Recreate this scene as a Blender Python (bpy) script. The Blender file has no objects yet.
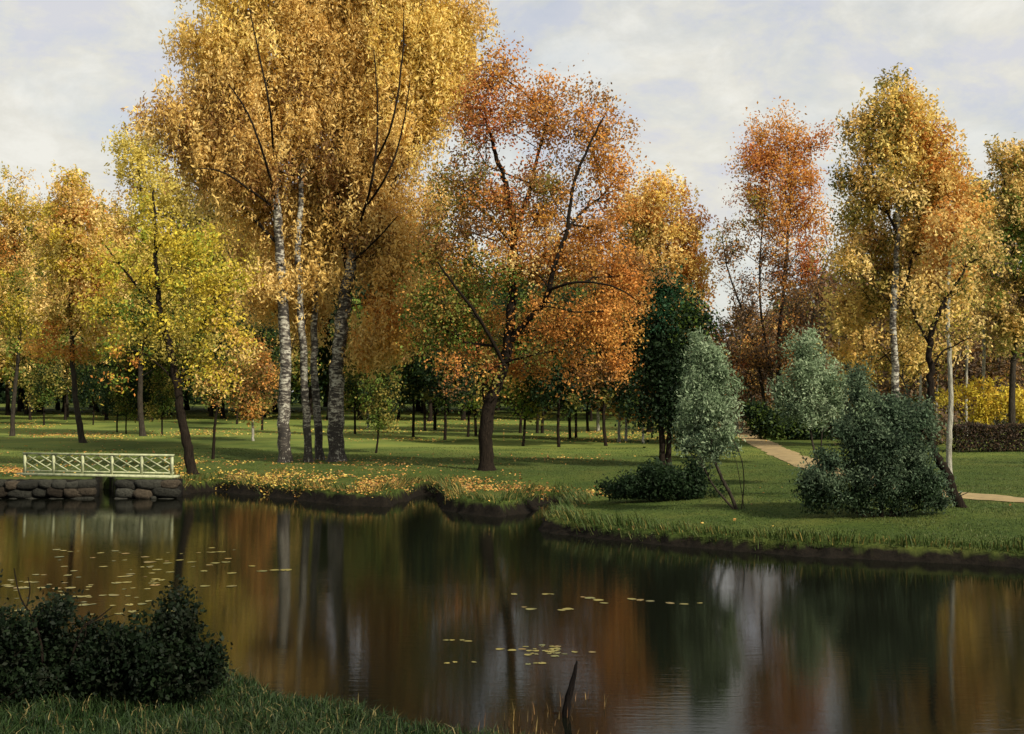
import bpy, math, random
import numpy as np
from math import radians, sin, cos, pi

random.seed(7)
RNG = np.random.default_rng(11)
scene = bpy.context.scene
col = scene.collection

# ------------------------------------------------------------------ camera
F = 1236.0; HOR = 392.0; CX = 512.0; CY = 367.0; CAMZ = 4.2
PITCH = math.atan((HOR - CY) / F)
cd = bpy.data.cameras.new('camera'); cam = bpy.data.objects.new('camera', cd); col.objects.link(cam)
cam.location = (0, 0, CAMZ); cam.rotation_euler = (pi / 2 + PITCH, 0, 0)
cd.sensor_width = 36; cd.lens = 36 * F / 1024; cd.clip_end = 6000; cd.clip_start = 0.1
scene.camera = cam

# ------------------------------------------------------------------ light
SUN_EL = 37.0
SUN_AZ = 44.0          # degrees the sun stands to the camera's side of the picture's right (+x)
ts = np.array([cos(radians(SUN_EL)) * cos(radians(SUN_AZ)), -cos(radians(SUN_EL)) * sin(radians(SUN_AZ)), sin(radians(SUN_EL))])
sd_ = bpy.data.lights.new('sun', 'SUN'); sd_.energy = 5.0; sd_.angle = radians(2.0); sd_.color = (1.0, 0.90, 0.74)
sun = bpy.data.objects.new('sun', sd_); col.objects.link(sun)
from mathutils import Vector
sun.rotation_euler = Vector(ts).to_track_quat('Z', 'Y').to_euler(); sun.location = (60, -40, 60)

W = bpy.data.worlds.new('World'); scene.world = W; W.use_nodes = True
nt = W.node_tree; N = nt.nodes; L = nt.links; N.clear()
wo = N.new('ShaderNodeOutputWorld'); bg = N.new('ShaderNodeBackground')
sky = N.new('ShaderNodeTexSky'); sky.sky_type = 'NISHITA'; sky.sun_disc = False
sky.sun_elevation = radians(SUN_EL); sky.sun_rotation = radians(90 + SUN_AZ)
sky.air_density = 1.0; sky.dust_density = 1.5; sky.ozone_density = 1.0
tc = N.new('ShaderNodeTexCoord')
mp = N.new('ShaderNodeMapping'); mp.inputs['Scale'].default_value = (1.0, 1.0, 1.9); mp.inputs['Rotation'].default_value = (0.0, 0.25, 0.4)
L.new(tc.outputs['Generated'], mp.inputs['Vector'])
n1 = N.new('ShaderNodeTexNoise'); n1.inputs['Scale'].default_value = 5.0; n1.inputs['Detail'].default_value = 9; n1.inputs['Roughness'].default_value = 0.62; n1.inputs['Distortion'].default_value = 0.15
L.new(mp.outputs[0], n1.inputs['Vector'])
cr = N.new('ShaderNodeValToRGB'); cr.color_ramp.elements[0].position = 0.30; cr.color_ramp.elements[1].position = 0.56
cr.color_ramp.elements[0].color = (0.66, 0.66, 0.66, 1); cr.color_ramp.elements[1].color = (1, 1, 1, 1)
L.new(n1.outputs['Fac'], cr.inputs['Fac'])
n2 = N.new('ShaderNodeTexNoise'); n2.inputs['Scale'].default_value = 9.0; n2.inputs['Detail'].default_value = 8; n2.inputs['Distortion'].default_value = 0.25; n2.inputs['Roughness'].default_value = 0.65
L.new(mp.outputs[0], n2.inputs['Vector'])
cc = N.new('ShaderNodeValToRGB')
cc.color_ramp.elements[0].position = 0.40; cc.color_ramp.elements[0].color = (5.0, 5.05, 5.35, 1)
cc.color_ramp.elements[1].position = 0.62; cc.color_ramp.elements[1].color = (6.4, 6.3, 5.8, 1)
e = cc.color_ramp.elements.new(0.5); e.color = (5.7, 5.6, 5.1, 1)
L.new(n2.outputs['Fac'], cc.inputs['Fac'])
mx = N.new('ShaderNodeMix'); mx.data_type = 'RGBA'
L.new(cr.outputs[0], mx.inputs['Factor']); L.new(sky.outputs[0], mx.inputs['A']); L.new(cc.outputs[0], mx.inputs['B'])
L.new(mx.outputs['Result'], bg.inputs['Color']); bg.inputs['Strength'].default_value = 0.1
L.new(bg.outputs[0], wo.inputs['Surface'])

scene.view_settings.view_transform = 'Standard'; scene.view_settings.look = 'None'
scene.view_settings.exposure = 0.45; scene.view_settings.gamma = 1.0; scene.view_settings.use_curve_mapping = False
scene.render.engine = 'CYCLES'
scene.cycles.max_bounces = 6; scene.cycles.diffuse_bounces = 3; scene.cycles.glossy_bounces = 3
scene.cycles.transmission_bounces = 3; scene.cycles.transparent_max_bounces = 4

# ------------------------------------------------------------------ helpers
def ray(x, y):
    cx, cy = (x - CX), -(y - CY)
    Y = F * cos(PITCH) - cy * sin(PITCH); Z = cy * cos(PITCH) + F * sin(PITCH)
    return cx / Y, Z / Y            # X and Z per metre of depth
def P(x, y, d):
    a, b = ray(x, y); return np.array([a * d, d, CAMZ + b * d])
def G(x, y, z=0.0):
    a, b = ray(x, y); d = (z - CAMZ) / b; return np.array([a * d, d, z])
def sstep(a, b, x):
    t = np.clip((x - a) / (b - a), 0, 1); return t * t * (3 - 2 * t)
def mpp(d): return d / F             # metres in one pixel at depth d

def vnoise(x, y, seed=0):            # cheap smooth value noise
    x = np.asarray(x, float); y = np.asarray(y, float)
    xi = np.floor(x).astype(np.int64); yi = np.floor(y).astype(np.int64)
    fx = x - xi; fy = y - yi; fx = fx * fx * (3 - 2 * fx); fy = fy * fy * (3 - 2 * fy)
    def h(i, j):
        n = (i * 374761393 + j * 668265263 + seed * 1442695041) & 0x7fffffff
        n = ((n ^ (n >> 13)) * 1274126177) & 0x7fffffff
        return ((n ^ (n >> 16)) & 0xffff) / 65535.0
    return (h(xi, yi) * (1 - fx) + h(xi + 1, yi) * fx) * (1 - fy) + (h(xi, yi + 1) * (1 - fx) + h(xi + 1, yi + 1) * fx) * fy
def fnoise(x, y, seed=0):
    return vnoise(x, y, seed) * .55 + vnoise(x * 2.1, y * 2.1, seed + 1) * .3 + vnoise(x * 4.3, y * 4.3, seed + 2) * .15

def mesh_obj(name, verts, faces, mat, parent=None, smooth=False, tint=None, loops=None):
    """faces: (n,k) array of equal-sided faces or list of such arrays"""
    me = bpy.data.meshes.new(name)
    verts = np.asarray(verts, np.float32)
    fl = faces if isinstance(faces, list) else [faces]
    fl = [np.asarray(f, np.int32) for f in fl if len(f)]
    me.vertices.add(len(verts)); me.vertices.foreach_set('co', verts.ravel())
    nl = sum(f.size for f in fl); nf = sum(len(f) for f in fl)
    me.loops.add(nl); me.loops.foreach_set('vertex_index', np.concatenate([f.ravel() for f in fl]))
    st = []; o = 0
    for f in fl:
        st.append(o + np.arange(len(f)) * f.shape[1]); o += f.size
    me.polygons.add(nf); me.polygons.foreach_set('loop_start', np.concatenate(st).astype(np.int32))
    if smooth: me.polygons.foreach_set('use_smooth', np.ones(nf, bool))
    me.update(calc_edges=True)
    if tint is not None:
        ca = me.color_attributes.new('tint', 'FLOAT_COLOR', 'POINT')
        t4 = np.ones((len(verts), 4), np.float32); t4[:, :3] = tint
        ca.data.foreach_set('color', t4.ravel())
    ob = bpy.data.objects.new(name, me); col.objects.link(ob)
    if mat: me.materials.append(mat)
    if parent: ob.parent = parent
    return ob

class MB:
    def __init__(s): s.v = []; s.f = {}; s.n = 0; s.t = []
    def add(s, v, f, t=None):
        f = np.asarray(f); s.v.append(np.asarray(v, float)); s.f.setdefault(f.shape[1], []).append(f + s.n); s.n += len(v)
        s.t.append(np.tile(np.asarray(t if t is not None else (1, 1, 1), float), (len(v), 1)) if (t is None or np.ndim(t) == 1) else t)
    def box(s, c, size, rz=0.0, R=None, t=None):
        b = np.array([[x, y, z] for x in (-.5, .5) for y in (-.5, .5) for z in (-.5, .5)]) * np.asarray(size)
        if R is None:
            R = np.array([[cos(rz), -sin(rz), 0], [sin(rz), cos(rz), 0], [0, 0, 1]])
        b = b @ R.T + np.asarray(c)
        s.add(b, [[0, 1, 3, 2], [4, 6, 7, 5], [0, 4, 5, 1], [2, 3, 7, 6], [0, 2, 6, 4], [1, 5, 7, 3]], t)
    def tube(s, pts, rad, n=8, cap=True, wob=0.0, rng=None):
        pts = np.asarray(pts, float); m = len(pts); rad = np.asarray(rad, float) * np.ones(m)
        tan = np.gradient(pts, axis=0); tan /= np.linalg.norm(tan, axis=1)[:, None] + 1e-9
        ref = np.array([0.0, 1.0, 0.0]) if abs(tan[0][1]) < .9 else np.array([1.0, 0, 0])
        a = np.arange(n) * 2 * pi / n; V = []
        for i in range(m):
            u = np.cross(ref, tan[i]); u /= np.linalg.norm(u) + 1e-9; w = np.cross(tan[i], u); ref = w if False else ref
            r = rad[i]
            rr = r * (1 + (wob * (rng.random(n) - .5) if rng is not None and wob else 0))
            V.append(pts[i] + np.outer(np.cos(a) * rr, u) + np.outer(np.sin(a) * rr, w))
        V = np.concatenate(V); k = np.arange(n); fs = []
        for i in range(m - 1):
            fs.append(np.stack([i * n + k, i * n + (k + 1) % n, (i + 1) * n + (k + 1) % n, (i + 1) * n + k], 1))
        s.add(V, np.concatenate(fs))
        if cap:
            s.add(V[-n:], [list(range(n))]); s.add(V[:n][::-1], [list(range(n))])
    def build(s, name, mat, parent=None, smooth=False, tint=False):
        return mesh_obj(name, np.concatenate(s.v), [np.concatenate(f) for f in s.f.values()], mat, parent, smooth, np.concatenate(s.t) if tint else None)

def tag(o, label=None, cat=None, group=None, kind=None):
    if label: o['label'] = label
    if cat: o['category'] = cat
    if group: o['group'] = group
    if kind: o['kind'] = kind
    return o
def empty(name, loc=(0, 0, 0)):
    o = bpy.data.objects.new(name, None); o.location = [float(q) for q in loc]; o.empty_display_size = .3; col.objects.link(o); return o

# ------------------------------------------------------------------ materials
def newmat(name):
    m = bpy.data.materials.new(name); m.use_nodes = True; nt = m.node_tree; nt.nodes.clear()
    out = nt.nodes.new('ShaderNodeOutputMaterial'); b = nt.nodes.new('ShaderNodeBsdfPrincipled')
    nt.links.new(b.outputs[0], out.inputs['Surface']); return m, nt, b, out
def ramp(nt, src, stops):
    r = nt.nodes.new('ShaderNodeValToRGB'); el = r.color_ramp.elements
    el[0].position, el[0].color = stops[0][0], (*stops[0][1], 1); el[1].position, el[1].color = stops[-1][0], (*stops[-1][1], 1)
    for p, c in stops[1:-1]:
        q = el.new(p); q.color = (*c, 1)
    nt.links.new(src, r.inputs['Fac']); return r.outputs[0]
def noise(nt, scale, detail=5, rough=.6, vec=None, dist=0.0):
    n = nt.nodes.new('ShaderNodeTexNoise'); n.inputs['Scale'].default_value = scale; n.inputs['Detail'].default_value = detail
    n.inputs['Roughness'].default_value = rough; n.inputs['Distortion'].default_value = dist
    if vec is not None: nt.links.new(vec, n.inputs['Vector'])
    return n.outputs['Fac']
def coords(nt, scale=(1, 1, 1), kind='Object'):
    t = nt.nodes.new('ShaderNodeTexCoord'); m = nt.nodes.new('ShaderNodeMapping'); m.inputs['Scale'].default_value = scale
    nt.links.new(t.outputs[kind], m.inputs['Vector']); return m.outputs[0]
def bump(nt, b, h, strength, dist=.02):
    k = nt.nodes.new('ShaderNodeBump'); k.inputs['Strength'].default_value = strength; k.inputs['Distance'].default_value = dist
    nt.links.new(h, k.inputs['Height']); nt.links.new(k.outputs[0], b.inputs['Normal'])

def leaf_material(name, trans=.45, rough=.6, spec=.15):
    m, nt, b, out = newmat(name)
    a = nt.nodes.new('ShaderNodeAttribute'); a.attribute_name = 'tint'
    nt.links.new(a.outputs['Color'], b.inputs['Base Color']); b.inputs['Roughness'].default_value = rough
    b.inputs['Specular IOR Level'].default_value = spec
    t = nt.nodes.new('ShaderNodeBsdfTranslucent'); nt.links.new(a.outputs['Color'], t.inputs['Color'])
    mix = nt.nodes.new('ShaderNodeMixShader'); mix.inputs[0].default_value = trans
    nt.links.new(b.outputs[0], mix.inputs[1]); nt.links.new(t.outputs[0], mix.inputs[2]); nt.links.new(mix.outputs[0], out.inputs['Surface'])
    return m
M = {}
M['leaf'] = leaf_material('leaf')
M['grass'] = leaf_material('grass_blades', .25, .6, .2)
def bark(name, c0, c1, scale=(5, 5, .9)):
    m, nt, b, out = newmat(name); v = coords(nt, scale)
    n = noise(nt, 3.0, 7, .7, v); nt.links.new(ramp(nt, n, [(.3, c0), (.7, c1)]), b.inputs['Base Color'])
    b.inputs['Roughness'].default_value = .95; b.inputs['Specular IOR Level'].default_value = .08; bump(nt, b, n, 1.0, .12); return m
M['dark_bark'] = bark('dark_bark', (.006, .0045, .0035), (.027, .020, .014))
M['grey_bark'] = bark('grey_bark', (.014, .012, .009), (.060, .050, .038))
M['wet_bark'] = bark('wet_bark', (.004, .003, .003), (.014, .011, .009))
M['pale_bark'] = bark('pale_bark', (.12, .11, .085), (.45, .44, .36))
m, nt, b, out = newmat('birch_bark')
v = coords(nt, (2.2, 2.2, 5.5)); n = noise(nt, 1.6, 6, .68, v, .4)
v2 = coords(nt, (1, 1, .8)); nb = noise(nt, 1.1, 4, .6, v2)
mul = nt.nodes.new('ShaderNodeMath'); mul.operation = 'ADD'; nt.links.new(n, mul.inputs[0])
s2 = nt.nodes.new('ShaderNodeMath'); s2.operation = 'MULTIPLY_ADD'; s2.inputs[1].default_value = .5; s2.inputs[2].default_value = -.25
nt.links.new(nb, s2.inputs[0]); nt.links.new(s2.outputs[0], mul.inputs[1])
c = ramp(nt, mul.outputs[0], [(.44, (.018, .015, .012)), (.52, (.10, .085, .065)), (.585, (.33, .32, .26)), (.8, (.50, .50, .42))])
# the rough black bark birches carry at their foot
ge = nt.nodes.new('ShaderNodeNewGeometry'); sx = nt.nodes.new('ShaderNodeSeparateXYZ'); nt.links.new(ge.outputs['Position'], sx.inputs[0])
mr = nt.nodes.new('ShaderNodeMapRange'); mr.inputs[1].default_value = 1.0; mr.inputs[2].default_value = 4.5; mr.inputs[3].default_value = .75; mr.inputs[4].default_value = 0
nt.links.new(sx.outputs['Z'], mr.inputs[0])
v3 = coords(nt, (7, 7, 2)); n3 = noise(nt, 2.0, 6, .7, v3)
gt = nt.nodes.new('ShaderNodeMath'); gt.operation = 'LESS_THAN'; nt.links.new(n3, gt.inputs[0])
ad = nt.nodes.new('ShaderNodeMath'); ad.operation = 'MULTIPLY_ADD'; ad.inputs[1].default_value = .30; ad.inputs[2].default_value = .33
nt.links.new(mr.outputs[0], ad.inputs[0]); nt.links.new(ad.outputs[0], gt.inputs[1])
mc = nt.nodes.new('ShaderNodeMix'); mc.data_type = 'RGBA'; nt.links.new(gt.outputs[0], mc.inputs['Factor']); nt.links.new(c, mc.inputs['A'])
mc.inputs['B'].default_value = (.03, .024, .018, 1); nt.links.new(mc.outputs['Result'], b.inputs['Base Color'])
b.inputs['Roughness'].default_value = .8; bump(nt, b, n3, .8, .05); M['birch_bark'] = m

# ------------------------------------------------------------------ the pond's outline and the lie of the land
far_px = [(-900, 500), (-300, 498), (-60, 497), (0, 497), (60, 497), (93, 497), (96, 489), (111, 489), (114, 497), (176, 497), (190, 493), (215, 491), (262, 496),
          (300, 500), (345, 505), (385, 506), (408, 500), (424, 493), (436, 497), (444, 510), (470, 514), (500, 517), (522, 514),
          (538, 505), (556, 502), (566, 505), (560, 513), (546, 521), (541, 528), (556, 533), (590, 538), (640, 543), (700, 548), (760, 553),
          (830, 557), (900, 560), (960, 563), (1024, 567), (1200, 578), (1700, 610)]
near_px = [(1700, 1300), (1300, 1000), (1000, 900), (800, 830), (640, 790), (520, 757), (450, 742), (400, 730), (340, 716), (300, 706), (262, 694), (235, 680),
           (205, 672), (150, 668), (80, 660), (0, 652), (-120, 645), (-400, 640), (-900, 640)]
POND = np.array([G(x, y)[:2] for x, y in far_px + near_px])
def sdist(X, Y):
    """signed distance to the pond's edge, positive on land"""
    X = np.asarray(X, float).ravel(); Y = np.asarray(Y, float).ravel()
    n = len(POND); best = np.full(X.shape, 1e9); inside = np.zeros(X.shape, bool)
    for i in range(n):
        a = POND[i]; b = POND[(i + 1) % n]; d = b - a
        t = np.clip(((X - a[0]) * d[0] + (Y - a[1]) * d[1]) / (d @ d), 0, 1)
        best = np.minimum(best, np.hypot(X - a[0] - t * d[0], Y - a[1] - t * d[1]))
        c = ((a[1] > Y) != (b[1] > Y))
        with np.errstate(divide='ignore', invalid='ignore'):
            xi = (b[0] - a[0]) * (Y - a[1]) / (b[1] - a[1]) + a[0]
        inside ^= c & (X < xi)
    return np.where(inside, -best, best)
def terrain(X, Y, raw=False):
    X = np.asarray(X, float); Y = np.asarray(Y, float); shp = X.shape
    X = X.ravel(); Y = Y.ravel()
    s = sdist(X, Y)
    u = np.where(Y > 1, X / np.maximum(Y, 1) * F + CX, np.where(X > 0, 2000, -2000))
    wall = sstep(182, 172, u) * (Y > 40)
    wob = (fnoise(X * .9, Y * .9, 3) - .5) * .9 + (fnoise(X * 3, Y * 3, 9) - .5) * .35
    s2 = s + wob * np.where(wall > .5, 0, 1) * .8
    farside = sstep(24, 28, Y)
    # left bank is an undercut step, right one a low shoulder, near bank a soft slope
    left = sstep(560, 530, u)
    face = left * .46 + (1 - left) * .34
    hh = face * sstep(-.12, .32, s2)
    hh += (.75 - face) * (left * sstep(.2, 6, s) + (1 - left) * sstep(.2, 9, s)) * (.9)
    hh += .10 * sstep(5, 40, s)
    hh = np.where(s2 < 0, -.55 * sstep(0, -1.4, s2) + hh, hh)
    hw = np.where(s > -.02, .72 + .1 * sstep(2, 30, s), -.5)
    hf = hh * (1 - wall) + hw * wall
    # near bank, climbing to the ground the painter stood on
    hn = .16 * sstep(-.1, .5, s2) + np.where(s2 < 0, -.5 * sstep(0, -1.2, s2), 0) + 2.4 * sstep(13, 0, Y) * (s > -3) * sstep(-.5, 4, s)
    hn += .12 * sstep(.5, 3, s)
    h = hn * (1 - farside) + hf * farside
    h += farside * sstep(1.0, 6, s) * (fnoise(X * .16, Y * .16, 21) - .5) * .22
    h += farside * sstep(90, 260, Y) * 1.2
    h += farside * sstep(1, 3, s) * (fnoise(X * .7, Y * .7, 5) - .5) * .07
    return (h.reshape(shp), s.reshape(shp), u.reshape(shp)) if raw else h.reshape(shp)
def ground(x, y):
    """point of the ground seen at pixel (x, y)"""
    z = .75
    for _ in range(12):
        p = G(x, y, z); z2 = float(terrain(np.array([p[0]]), np.array([p[1]]))[0])
        if abs(z2 - z) < .003: break
        z = z * .4 + z2 * .6
    return np.array([p[0], p[1], z2])

# ground sheet: polar grid, fine where the picture looks
rad = np.concatenate([np.linspace(.5, 12, 14), np.arange(12.5, 29, .3), np.arange(29, 58, .16), 58 * 1.022 ** np.arange(0, 82), [400, 500, 700, 1000, 1600, 2600, 4200]])
ang = np.concatenate([np.linspace(-180, -60, 28)[:-1], np.linspace(-60, -27, 40)[:-1], np.linspace(-27, 27, 520), np.linspace(27, 60, 40)[1:], np.linspace(60, 180, 28)[1:-1]])
A, R_ = np.meshgrid(np.radians(ang), rad); X = np.sin(A) * R_; Y = np.cos(A) * R_
Z, S, U = terrain(X, Y, True)
nr, na = X.shape; idx = np.arange(nr * na).reshape(nr, na); nx = np.roll(idx, -1, 1)
fq = np.stack([idx[:-1], nx[:-1], nx[1:], idx[1:]], -1).reshape(-1, 4)[:, ::-1]
tri = np.stack([idx[0], nx[0], np.full(na, nr * na)], -1)
V = np.concatenate([np.stack([X, Y, Z], -1).reshape(-1, 3), [[0, 0, float(Z[0].mean())]]])
# tint.r = bare soil, tint.g = sunlit far strip of lawn, painted in as lighter colour, tint.b = tall/lush
LF = sstep(560, 530, U); soil = sstep(.0, -.08, Z - (.43 * LF + .31 * (1 - LF)) + (fnoise(X * 2.5, Y * 2.5, 8) - .5) * .06)
soil = np.where(Y < 26, sstep(.10, .02, Z), soil)
wallm = (U < 182) & (Y > 40); soil = np.where(wallm, sstep(.12, .0, S), soil)
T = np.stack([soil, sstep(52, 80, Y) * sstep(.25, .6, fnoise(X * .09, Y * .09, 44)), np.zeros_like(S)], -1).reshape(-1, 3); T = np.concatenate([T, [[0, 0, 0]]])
m, nt, b, out = newmat('lawn'); v = coords(nt)
na1 = noise(nt, .35, 6, .65, v); na2 = noise(nt, 7.0, 6, .7, v); na3 = noise(nt, .06, 3, .5, v)
c1 = ramp(nt, na1, [(.3, (.028, .050, .011)), (.50, (.052, .076, .016)), (.70, (.085, .095, .024))])
c2 = ramp(nt, na2, [(.3, (.45, .5, .4)), (.7, (1.3, 1.25, 1.1))])
mm = nt.nodes.new('ShaderNodeMix'); mm.data_type = 'RGBA'; mm.blend_type = 'MULTIPLY'; mm.inputs['Factor'].default_value = 1
nt.links.new(c1, mm.inputs['A']); nt.links.new(c2, mm.inputs['B'])
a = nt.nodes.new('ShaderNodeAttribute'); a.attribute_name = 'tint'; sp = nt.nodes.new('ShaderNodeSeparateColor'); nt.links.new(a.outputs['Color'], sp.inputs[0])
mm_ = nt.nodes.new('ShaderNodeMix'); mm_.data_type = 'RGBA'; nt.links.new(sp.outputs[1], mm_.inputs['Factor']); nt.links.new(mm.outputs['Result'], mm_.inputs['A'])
nt.links.new(ramp(nt, na1, [(.3, (.085, .13, .027)), (.7, (.17, .185, .038))]), mm_.inputs['B']); mm = mm_  # brighter yellow-green standing in for sunshine on the far lawn
cs = ramp(nt, na2, [(.3, (.003, .0025, .0018)), (.7, (.011, .0085, .0055))])
mm2 = nt.nodes.new('ShaderNodeMix'); mm2.data_type = 'RGBA'; nt.links.new(sp.outputs[0], mm2.inputs['Factor']); nt.links.new(mm.outputs['Result'], mm2.inputs['A']); nt.links.new(cs, mm2.inputs['B'])
nt.links.new(mm2.outputs['Result'], b.inputs['Base Color']); b.inputs['Roughness'].default_value = .95; b.inputs['Specular IOR Level'].default_value = .1
bump(nt, b, na2, .7, .08); M['lawn'] = m
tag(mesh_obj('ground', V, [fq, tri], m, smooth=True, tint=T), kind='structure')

# water
m, nt, b, out = newmat('pond_water')
b.inputs['Base Color'].default_value = (.004, .0045, .003, 1); b.inputs['Roughness'].default_value = .025; b.inputs['IOR'].default_value = 1.15
v = coords(nt, (1.0, 1.0, 1)); v_s = coords(nt, (.55, 3.6, 1)); w1 = noise(nt, 2.6, 4, .6, v_s); w2 = noise(nt, .35, 2, .5, v)
ma = nt.nodes.new('ShaderNodeMath'); ma.operation = 'MULTIPLY'; nt.links.new(w1, ma.inputs[0]); nt.links.new(w2, ma.inputs[1])
bump(nt, b, ma.outputs[0], .10, .035); M['water'] = m
Vw = []
gx = np.linspace(-75, 75, 31); gy = np.linspace(2, 62, 21); GX, GY = np.meshgrid(gx, gy)
iw = np.arange(GX.size).reshape(GX.shape)
fw = np.stack([iw[:-1, :-1], iw[:-1, 1:], iw[1:, 1:], iw[1:, :-1]], -1).reshape(-1, 4)
tag(mesh_obj('pond_water', np.stack([GX, GY, np.zeros_like(GX)], -1).reshape(-1, 3), fw, m), kind='structure')

# sandy path
m, nt, b, out = newmat('sandy_path'); v = coords(nt); n = noise(nt, 1.3, 7, .7, v); n2 = noise(nt, 14, 4, .7, v)
c1 = ramp(nt, n, [(.3, (.16, .115, .045)), (.7, (.32, .235, .10))]); c2 = ramp(nt, n2, [(.3, (.75, .75, .75)), (.7, (1.1, 1.1, 1.1))])
mm = nt.nodes.new('ShaderNodeMix'); mm.data_type = 'RGBA'; mm.blend_type = 'MULTIPLY'; mm.inputs['Factor'].default_value = 1
nt.links.new(c1, mm.inputs['A']); nt.links.new(c2, mm.inputs['B']); nt.links.new(mm.outputs['Result'], b.inputs['Base Color']); b.inputs['Roughness'].default_value = .95
M['path'] = m
pc = [G(x, y, .85)[:2] for x, y in [(1500, 532), (1250, 512), (1100, 500), (1024, 495), (975, 491), (920, 486), (870, 478), (830, 469), (800, 459), (775, 449), (755, 439), (742, 430), (738, 424), (742, 419), (752, 415)]]
pc = np.array(pc); tt = np.linspace(0, len(pc) - 1, 260)
def cr_spline(p, t):
    i = np.clip(np.floor(t).astype(int), 0, len(p) - 2); f = (t - i)[:, None]
    p0 = p[np.clip(i - 1, 0, None)]; p1 = p[i]; p2 = p[i + 1]; p3 = p[np.clip(i + 2, None, len(p) - 1)]
    return .5 * (2 * p1 + (p2 - p0) * f + (2 * p0 - 5 * p1 + 4 * p2 - p3) * f ** 2 + (3 * p1 - p0 - 3 * p2 + p3) * f ** 3)
pp = cr_spline(pc, tt); tg = np.gradient(pp, axis=0); tg /= np.linalg.norm(tg, axis=1)[:, None]; nn = np.stack([-tg[:, 1], tg[:, 0]], 1)
cross = np.linspace(-1, 1, 13)
hwid = .9 + .2 * (fnoise(tt * .8, tt * 0, 4) - .5) * 2
PX = pp[:, None, :] + nn[:, None, :] * (cross[None, :, None] * hwid[:, None, None]) + ((fnoise(pp[:, 0] * 1.3, pp[:, 1] * 1.3, 31) - .5) * .5)[:, None, None] * nn[:, None, :] * (np.abs(cross)[None, :, None] > .9)
pz = terrain(PX[..., 0], PX[..., 1]) + .05 - .03 * cross[None, :] ** 2
ip = np.arange(PX.shape[0] * 13).reshape(-1, 13)
fp = np.stack([ip[:-1, :-1], ip[:-1, 1:], ip[1:, 1:], ip[1:, :-1]], -1).reshape(-1, 4)
tag(mesh_obj('path', np.concatenate([PX, pz[..., None]], -1).reshape(-1, 3), fp, m, smooth=True), kind='structure')

# ------------------------------------------------------------------ trees
def leaves(points, sizes, tints, rng, elong=1.0, hang=0.0, fold=.25):
    """one rhombus of four corners per point"""
    n = len(points)
    ax = rng.normal(size=(n, 3)); ax[:, 2] -= hang * 2; ax /= np.linalg.norm(ax, axis=1)[:, None]
    bx = rng.normal(size=(n, 3)); bx -= (bx * ax).sum(1)[:, None] * ax; bx /= np.linalg.norm(bx, axis=1)[:, None]
    nz = np.cross(ax, bx); s = sizes[:, None]
    v = np.stack([points - ax * s * .5 * elong, points + bx * s * .36 + nz * s * fold * .3, points + ax * s * .5 * elong, points - bx * s * .36 + nz * s * fold * .3], 1).reshape(-1, 3)
    f = np.arange(4 * n).reshape(n, 4)
    return v, f, np.repeat(tints, 4, 0)

def in_ellipsoids(ells, n, d, rng, shell=.42, zmul=1.0):
    """ells: (x, y, rx, ry[, weight]) in picture pixels at depth d -> n points through the real volume, and which one they fell in"""
    w = np.array([(e[2] * e[3]) ** .9 * (e[4] if len(e) > 4 else 1) for e in ells]); w = w / w.sum()
    k = rng.choice(len(ells), n, p=w); dirs = rng.normal(size=(n, 3)); dirs /= np.linalg.norm(dirs, axis=1)[:, None]
    r = rng.random(n) ** shell; m = mpp(d)
    C = np.array([P(e[0], e[1], d) for e in ells]); off = np.array([(e[5] if len(e) > 5 else 0) for e in ells])
    RX = np.array([e[2] for e in ells]) * m; RZ = np.array([e[3] for e in ells]) * m
    RY = np.minimum(RX, RZ * 1.2) * zmul
    C[:, 1] += off
    return C[k] + dirs * r[:, None] * np.stack([RX[k], RY[k], RZ[k]], 1), k

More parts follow.
